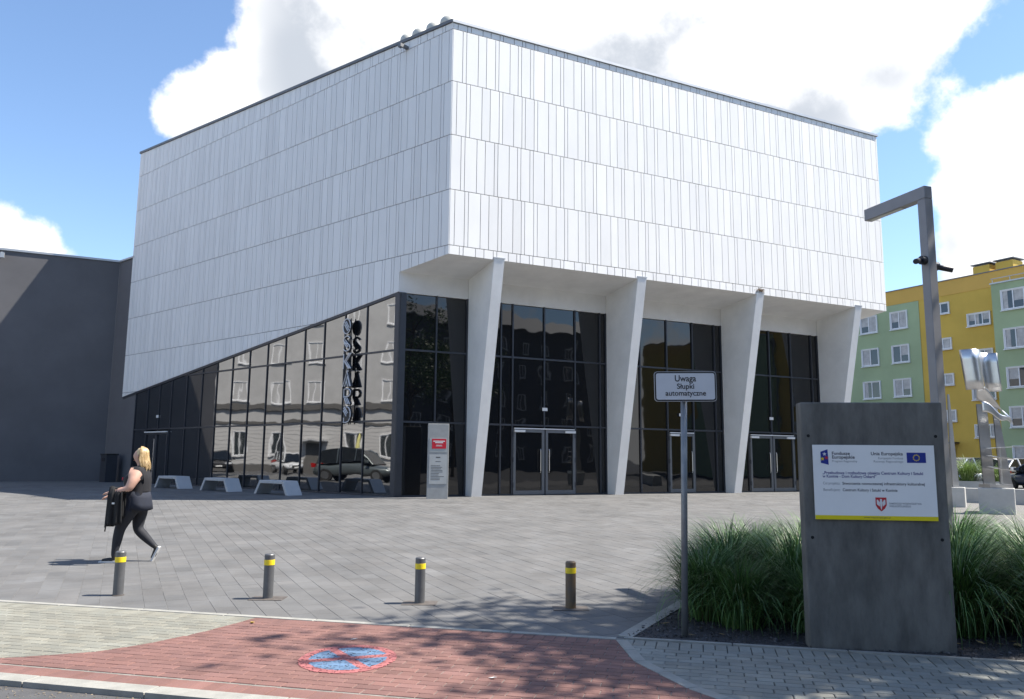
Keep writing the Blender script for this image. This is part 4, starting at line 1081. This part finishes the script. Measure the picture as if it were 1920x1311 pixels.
# ============================================================ cars
m_tyre = mat('tyre', (.015, .015, .016), .85, .1); m_rim = mat('alloy_rim', (.45, .45, .46), .3, .05, metallic=.9); m_carglass = glass_mat('car_glass', (.01, .012, .014), 1.6, 0.)
m_lampg = mat('car_lamp', (.7, .72, .75), .1, 0); m_taill = mat('car_tail_lamp', (.35, .01, .01), .2, 0); m_blk = mat('car_trim', (.02, .02, .022), .5, .05)
def car(name, label, loc, rz, paint, suv=True, group='parked cars'):
    t = thing(name, label, 'car', loc, rz, group, local=True); H = 1.66 if suv else 1.45; L_ = 4.55; W_ = .91
    belt = .98 if suv else .90
    #  x, bottom, belt height, half width
    st = [(-2.27, .45, .72, .70), (-2.2, .34, .86, .80), (-1.9, .28, belt - .02, .87), (-1.0, .25, belt + .02, W_), (0, .24, belt + .01, W_), (.9, .25, belt - .01, W_), (1.35, .26, belt - .05, .89), (1.9, .30, belt - .18, .85), (2.18, .36, belt - .30, .76), (2.27, .45, .60, .66)]
    mb = MB(); vs = []; n = len(st); rg = 8
    for x, zb, zt_, hw in st:
        vs += [V(x, -hw * .86, zb), V(x, -hw, zb + .14), V(x, -hw, lerp(zb, zt_, .62)), V(x, -hw * .93, zt_), V(x, hw * .93, zt_), V(x, hw, lerp(zb, zt_, .62)), V(x, hw, zb + .14), V(x, hw * .86, zb)]
    fs = []
    for i in range(n - 1):
        for k in range(rg):
            k2 = (k + 1) % rg; fs.append((i * rg + k, (i + 1) * rg + k, (i + 1) * rg + k2, i * rg + k2))
    fs += [tuple(range(rg)), tuple(reversed(range((n - 1) * rg, n * rg)))]; mb.add(vs, fs); o = mb.build('body', paint, t, smooth=True, keep=True)
    sb = o.modifiers.new('s', 'SUBSURF'); sb.levels = 1; sb.render_levels = 1
    rear = -2.0 if suv else -1.7
    cab = [(rear, belt, belt + .01, .83), (rear + .28, belt, H - .10, .70), (-.9, belt, H, .68), (.0, belt, H, .68), (.45, belt, H - .07, .69), (1.25, belt - .06, belt - .03, .82)]
    mb = MB(); vs = []
    for x, z0, z1, hw in cab: vs += [V(x, -lerp(.86, hw, 0), z0 - .03), V(x, -hw, z1), V(x, hw, z1), V(x, .86, z0 - .03)]
    fs = []
    for i in range(len(cab) - 1):
        for k in range(3): fs.append((i * 4 + k, (i + 1) * 4 + k, (i + 1) * 4 + k + 1, i * 4 + k + 1))
    mb.add(vs, fs); mb.build('windows', m_carglass, t, keep=True)
    mb = MB(); rp = cab[1:5]
    mb.add([V(x, s * (hw - .0), z1 + .012) for x, z0, z1, hw in rp for s in (-1, 1)], [(2 * i, 2 * i + 2, 2 * i + 3, 2 * i + 1) for i in range(3)]); ro = mb.build('roof', paint, t, keep=True); so = ro.modifiers.new('s', 'SOLIDIFY'); so.thickness = .03
    for s in (-1, 1):
        mb = MB()
        for x0, z0, y0, x1, z1, y1 in ((rear + .1, belt, .86, rear + .3, H - .1, .71), (-.85, belt, .872, -.8, H, .69), (.05, belt, .872, .1, H, .69), (1.22, belt - .04, .84, .45, H - .07, .70)):
            mb.tube([(x0, s * y0, z0), (x1, s * y1, z1)], .035, 5)
        mb.build('pillar', paint, t, keep=True)
        mb = MB(); mb.box((.95, s * 1.0, belt + .08), (.12, .2, .14)); mb.build('mirror', paint, t, keep=True)
        for x in (-1.38, 1.40):
            mb = MB(); mb.tube([(x, s * .70, .33), (x, s * .925, .33)], .335, 22); w = mb.build('wheel', m_tyre, t, keep=True)
            mb = MB(); mb.tube([(x, s * .90, .33), (x, s * .932, .33)], .215, 14); mb.build('rim', m_rim, w, keep=True)
        mb = MB(); mb.box((2.10, s * .60, belt - .30), (.26, .30, .14)); mb.build('headlight', m_lampg, t, keep=True)
        mb = MB(); mb.box((-2.20, s * .66, belt - .12), (.16, .22, .2)); mb.build('tail_light', m_taill, t, keep=True)
    mb = MB(); mb.box((2.25, 0, .55), (.08, 1.0, .2)); mb.build('grille', m_blk, t, keep=True)
    mb = MB(); mb.box((2.292, 0, .47), (.02, .5, .11)); mb.build('number_plate', m_whiteplastic, t, keep=True)
    return t
def paint(nm, c, met=.3): return mat(nm, c, .28, .02, metallic=met, coat=.6)
car('parked_car', 'dark grey car mirrored in the long glass wall beside the corner post', tuple(V(-20.6, 26.6, .38)), R(-68), paint('paint_graphite', (.10, .12, .13)))
car('parked_car', 'white car parked by the tenement, mirrored in the long glass wall', tuple(PT(17.5, 6.0, .38)), R(-20), paint('paint_white', (.75, .76, .78), 0))
car('parked_car', 'black car parked by the tenement, mirrored in the long glass wall', tuple(PT(23.2, 5.6, .38)), R(-12), paint('paint_black', (.02, .02, .025)))
car('parked_car', 'grey green van-like car parked nearest the tenement door', tuple(PT(12.5, 5.0, .38)), R(100), paint('paint_greygreen', (.12, .15, .14)))
car('parked_car', 'silver car parked behind the planter with bright grass', (20.2, 35.6, .38), R(200), paint('paint_silver', (.5, .52, .54), .8), False)
car('parked_car', 'white car parked between the silver and the dark car', (24.6, 39.5, .38), R(205), MATS['paint_white'], False)
car('parked_car', 'dark blue car parked beside the silver car behind the sculpture', (23.2, 34.0, .38), R(118), paint('paint_navy', (.03, .04, .07)), False)
# closed parasols by the tenement, seen in the glass
m_par = mat('parasol_cloth', (.62, .58, .22), .8, .1, 5)
for s in (22.0, 11.0):
    p = PT(s, 12.5, .38); t = thing('closed_parasol', 'closed pale yellow parasol %s' % ('between the black and white cars' if s > 15 else 'beside the tenement door'), 'parasol', tuple(p), 0, 'closed parasols mirrored in the glass')
    mb = MB(); mb.tube([p, p + Z * 2.9], .03, 8); mb.build('pole', m_galv, t)
    mb = MB(); mb.lathe([(.12, .9), (.24, 1.0), (.22, 1.8), (.13, 2.5), (.03, 2.9)], p, 14); mb.build('canopy', m_par, t, smooth=True)
    mb = MB(); mb.lathe([(.35, 0), (.35, .08), (.05, .1)], p, 16); mb.build('base', m_plc, t)

# ============================================================ house row added behind the viewer to block horizon glow in the entrance glazing
uH = V(.975, .22, 0).normalized(); nH = V(-.22, .975, 0).normalized(); H0 = V(14, -27, 0)
def PH(s, d, z): return H0 + uH * s + nH * d + Z * z
hs = thing('screening_house', 'plain dark house added behind the trees to block horizon glow, seen only as a dim reflection', 'building', tuple(PH(20, 0, 0)))
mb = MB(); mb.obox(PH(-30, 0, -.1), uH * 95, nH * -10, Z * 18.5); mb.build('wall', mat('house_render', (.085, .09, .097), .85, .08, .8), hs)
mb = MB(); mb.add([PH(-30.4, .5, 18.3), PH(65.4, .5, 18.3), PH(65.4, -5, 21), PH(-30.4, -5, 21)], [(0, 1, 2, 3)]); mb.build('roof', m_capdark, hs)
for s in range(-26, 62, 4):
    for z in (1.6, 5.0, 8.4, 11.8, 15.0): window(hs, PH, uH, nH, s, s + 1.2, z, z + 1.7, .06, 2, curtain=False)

# ============================================================ walking woman
def skin_mesh(name, nodes, edges, root, sub=2):
    me = bpy.data.meshes.new(name); me.from_pydata([n[0] for n in nodes], edges, []); o = bpy.data.objects.new(name, me); S.collection.objects.link(o)
    md = o.modifiers.new('skin', 'SKIN'); md.use_smooth_shade = True
    sv = me.skin_vertices[0].data
    for i, n in enumerate(nodes):
        r = n[1]; sv[i].radius = (r, r) if not isinstance(r, tuple) else r
        sv[i].use_root = (i == root)
    sb = o.modifiers.new('sub', 'SUBSURF'); sb.levels = sub; sb.render_levels = sub
    dg = bpy.context.evaluated_depsgraph_get(); m2 = bpy.data.meshes.new_from_object(o.evaluated_get(dg)); bpy.data.objects.remove(o); return m2
def woman():
    gx, gy = -5.63, 11.85; gz = G_(gy)
    t = thing('person', 'woman in black sleeveless top and dark leggings walking past the bollards', 'person', (gx, gy, gz), 0, local=True)
    N_ = []; E_ = []
    def nd(x, y, z, r, p=None):
        N_.append(((x, y, z), r)); i = len(N_) - 1
        if p is not None: E_.append((p, i))
        return i
    pel = nd(.10, 0, .88, .155); wai = nd(.10, 0, 1.04, .150, pel); che = nd(.085, 0, 1.21, .155, wai); nb = nd(.13, 0, 1.365, .075, che)
    nk = nd(.12, 0, 1.43, .056, nb); hd = nd(.085, 0, 1.505, .082, nk); hd2 = nd(.09, 0, 1.575, .088, hd); hd3 = nd(.10, 0, 1.635, .06, hd2)
    nd(.005, 0, 1.522, .014, hd)                                  # nose
    # far arm (reaches forward), near arm (bent under the jacket)
    def hand(w, d, up, s):
        palm = nd(*(Vector(N_[w][0]) + d * .055), .026, w); p = Vector(N_[palm][0]); sd_ = d.cross(up).normalized()
        for k in range(4):
            o = sd_ * (k - 1.5) * .019; a = nd(*(p + d * .035 + o), .0105, palm); b = nd(*(p + d * (.068 - abs(k - 1.2) * .006) + o * 1.1 - up * .008), .0088, a); nd(*(p + d * (.094 - abs(k - 1.2) * .009) + o * 1.1 - up * .024), .0075, b)
        a = nd(*(p + sd_ * s * .032 - d * .008 - up * .01), .0115, palm); nd(*(p + sd_ * s * .048 + d * .028 - up * .016), .009, a)
    sf = nd(.13, .15, 1.315, .078, che); ef = nd(-.02, .23, 1.07, .054, sf); f2 = nd(-.21, .22, .995, .044, ef); wf = nd(-.385, .18, .945, .030, f2); hand(wf, V(-.93, -.05, -.30).normalized(), V(-.3, 0, .95), 1)
    sn_ = nd(.15, -.15, 1.315, .085, che); un = nd(.125, -.22, 1.20, .078, sn_); en = nd(.075, -.255, 1.065, .062, un); g2 = nd(-.06, -.25, 1.03, .050, en); wn = nd(-.17, -.22, 1.01, .034, g2); hand(wn, V(-.95, .2, -.1).normalized(), V(0, 0, 1), -1)
    # planted leg (near), trailing leg (far)
    h1 = nd(.07, -.10, .80, .125, pel); k0 = nd(-.01, -.10, .66, .112, h1); k1 = nd(-.085, -.10, .48, .078, k0); c1 = nd(-.105, -.10, .35, .075, k1); a1 = nd(-.14, -.10, .10, .044, c1); hl = nd(-.125, -.10, .045, .040, a1); b1 = nd(-.23, -.10, .035, .036, hl); nd(-.315, -.10, .028, .026, b1)
    h2 = nd(.11, .10, .80, .125, pel); k2 = nd(.10, .10, .64, .108, h2); k3 = nd(.08, .10, .47, .078, k2); c2 = nd(.19, .10, .365, .072, k3); a2 = nd(.345, .10, .225, .044, c2); q1 = nd(.385, .10, .195, .038, a2); q2 = nd(.36, .10, .10, .036, q1); nd(.325, .10, .035, .027, q2)
    me = skin_mesh('body', N_, E_, 0)
    skin = mat('skin', (.55, .33, .25), .55, .06, 20); top = mat('black_top', (.012, .012, .016), .85, .2, 12); navy = mat('navy_tunic', (.014, .018, .032), .85, .15, 12); leg = mat('leggings', (.018, .020, .027), .8, .15, 15); shoe = mat('black_shoe', (.012, .012, .013), .6, .1)
    for m in (skin, top, navy, leg, shoe): me.materials.append(m)
    for p in me.polygons:
        c = p.center; i = 0
        arm = (abs(c.y) > .185 and c.z > .93 and (c.z > 1.03 or c.x < .0)) or c.x < -.13 and c.z > .8
        if c.z > 1.40 or (c.z > 1.345 and c.x < .075): i = 0
        elif arm and not (c.z > 1.27 and abs(c.y) < .20): i = 0
        elif c.z > 1.0: i = 1
        elif c.z > .745 + .10 * max(0, -(c.x - .05)): i = 2
        elif (c.x < .2 and c.z < .095 and c.y < 0) or (c.y > 0 and c.x > .30 and c.z < .235 and (c.x + (c.z * .35)) > .35): i = 4
        else: i = 3
        p.material_index = i; p.use_smooth = True
    o = bpy.data.objects.new('body', me); S.collection.objects.link(o); o.parent = t
    # tunic hem and bust give the clothes their own outline
    mb = MB(); n = 28; rings = [(1.02, .168, .165, .10), (.93, .185, .19, .105), (.84, .195, .205, .11), (.755, .200, .21, .115)]
    for z, rx, ry, cx in rings:
        for k in range(n):
            a = 6.2832 * k / n; w = 1 + .03 * math.sin(5 * a + z * 9); mb.v.append((cx + rx * w * math.cos(a), ry * w * math.sin(a), z + .012 * math.sin(3 * a)))
    for i in range(3):
        for k in range(n): mb.f.append((i * n + k, (i + 1) * n + k, (i + 1) * n + (k + 1) % n, i * n + (k + 1) % n)); mb.mi.append(0); mb.t.append(1.)
    o = mb.build('tunic', navy, t, smooth=True, keep=True); sl = o.modifiers.new('s', 'SOLIDIFY'); sl.thickness = .006
    mb = MB(); rings = [(1.34, .085, .12, .125), (1.28, .155, .185, .10), (1.20, .195, .19, .075), (1.12, .185, .18, .085), (1.02, .172, .17, .10)]
    for z, rx, ry, cx in rings:
        for k in range(n):
            a = 6.2832 * k / n; mb.v.append((cx + rx * math.cos(a), ry * math.sin(a), z + (.03 * math.cos(a) if z > 1.3 else 0)))
    for i in range(4):
        for k in range(n): mb.f.append((i * n + k, (i + 1) * n + k, (i + 1) * n + (k + 1) % n, i * n + (k + 1) % n)); mb.mi.append(0); mb.t.append(1.)
    mb.build('top', top, t, smooth=True, keep=True)
    mb = MB(); mb.box((-.112, -.06, 1.205), (.012, .035, .04)); mb.build('red_badge', mat('badge_red', (.6, .02, .05), .5, 0), t, keep=True)
    for s, y in ((0, -.10), (1, .10)):
        mb = MB()
        if s == 0: mb.prism([V(-.34, y - .042, .0), V(-.09, y - .042, .0), V(-.085, y - .042, .03), V(-.34, y - .042, .022)], V(0, .084, 0))
        else: mb.prism([V(.318, y - .04, .012), V(.415, y - .04, .215), V(.437, y - .04, .205), V(.345, y - .04, .003)], V(0, .08, 0))
        mb.build('shoe_sole', mat('shoe_sole', (.6, .6, .6), .6, .05), t, keep=True)
    # face: eyes, brows, mouth, ear
    mb = MB()
    for y in (-.036, .036): mb.lathe([(.001, -.008), (.009, -.004), (.009, .004), (.001, .008)], (.012, y, 1.553), 8)
    mb.build('eyes', mat('eye_dark', (.03, .025, .02), .3, 0), t, keep=True)
    mb = MB(); mb.tube([(.012, -.024, 1.478), (.004, 0, 1.476), (.012, .024, 1.478)], [.004, .007, .004], 6); mb.build('lips', mat('lips', (.42, .14, .13), .5, 0), t, keep=True)
    mb = MB(); mb.lathe([(.001, -.03), (.016, -.02), (.018, .012), (.001, .03)], (.10, -.088, 1.535), 8); mb.build('ear', skin, t, smooth=True, keep=True)
    # hair: strands from the crown to the shoulders, face left free
    mb = MB(); rnd = random.Random(8); hc = V(.10, 0, 1.565)
    for i in range(1300):
        az = rnd.uniform(-1.15, 1.15) if rnd.random() < .8 else rnd.choice((-1, 1)) * rnd.uniform(1.0, 1.28); e0 = rnd.uniform(.3, 1.5)
        side = V(math.cos(az), math.sin(az), 0); q = rnd.uniform(.98, 1.10); pts = []
        for k in range(4):
            el = lerp(e0, .0, k / 3); pts.append(hc + V(side.x * .106 * math.cos(el) * q, side.y * .100 * math.cos(el) * q, .110 * math.sin(el) * q))
        wv = rnd.uniform(-.012, .02); end = 1.375 + rnd.gauss(0, .022) + .03 * abs(az)
        pts += [hc + V(side.x * (.112 + wv), side.y * (.106 + wv), -.09), V(hc.x + side.x * (.118 + wv * 1.6) + .008, side.y * (.104 + wv), end)]
        w = rnd.uniform(.0035, .008); tg = V(-side.y, side.x, 0); vs = []
        for k, p in enumerate(pts): ww = w * (.5, 1, 1.2, 1.2, 1.0, .25)[k]; vs += [p - tg * ww, p + tg * ww]
        c = rnd.random(); mb.add(vs, [(2 * k, 2 * k + 1, 2 * k + 3, 2 * k + 2) for k in range(5)], 0, (c, c, c))
    hm = leaf_mat('blonde_hair', (.34, .22, .09), (.70, .53, .30), .4); mb.build('hair', hm, t, smooth=True, keep=True)
    mb = MB(); mb.lathe([(.02, -.10), (.075, -.07), (.088, .0), (.086, .045), (.066, .080), (.034, .096), (.01, .101)], hc + V(.026, 0, .004), 18); o = mb.build('hair_cap', hm, t, smooth=True, keep=True)
    # jacket over the near forearm
    j = thing('jacket', 'black jacket draped over the walking woman forearm', 'jacket', (gx, gy, gz), 0, local=True)
    mb = MB(); nu, nv_ = 14, 12; rnd = random.Random(2)
    for side_ in (0, 1):
        o_ = len(mb.v)
        for i in range(nu + 1):
            for k in range(nv_ + 1):
                u, v = i / nu, k / nv_; x = lerp(-.20, .015, u) - .035 * v * (1 - u) + .02 * v; hgt = 1.085 - (.52 if side_ == 0 else .44) * v - .05 * (1 - u) * v
                fold = .020 * math.sin(u * 17 + side_) * (.25 + v) + .012 * math.sin(u * 31 + 2 * v)
                y = -.245 + (-.052 if side_ == 0 else .045) * min(1, v * 6) + fold * (1 if side_ == 0 else -.6); z = hgt if v > .0 else 1.09
                mb.v.append((x, y, z + .01 * math.sin(u * 9)))
        for i in range(nu):
            for k in range(nv_): a = o_ + i * (nv_ + 1) + k; mb.f.append((a, a + nv_ + 1, a + nv_ + 2, a + 1)); mb.mi.append(0); mb.t.append(1.)
    o = mb.build('cloth', mat('jacket_black', (.008, .008, .009), .75, .2, 20), j, smooth=True, keep=True); sl = o.modifiers.new('s', 'SOLIDIFY'); sl.thickness = .012
    mb = MB(); mb.tube([(-.19, -.30, .56), (-.20, -.30, .46)], .009, 6); mb.build('drawstring', MATS['jacket_black'], j, keep=True)
    mb = MB(); mb.box((-.10, -.318, .86), (.035, .012, .025)); mb.build('label_tab', m_whiteplastic, j, keep=True)
woman()
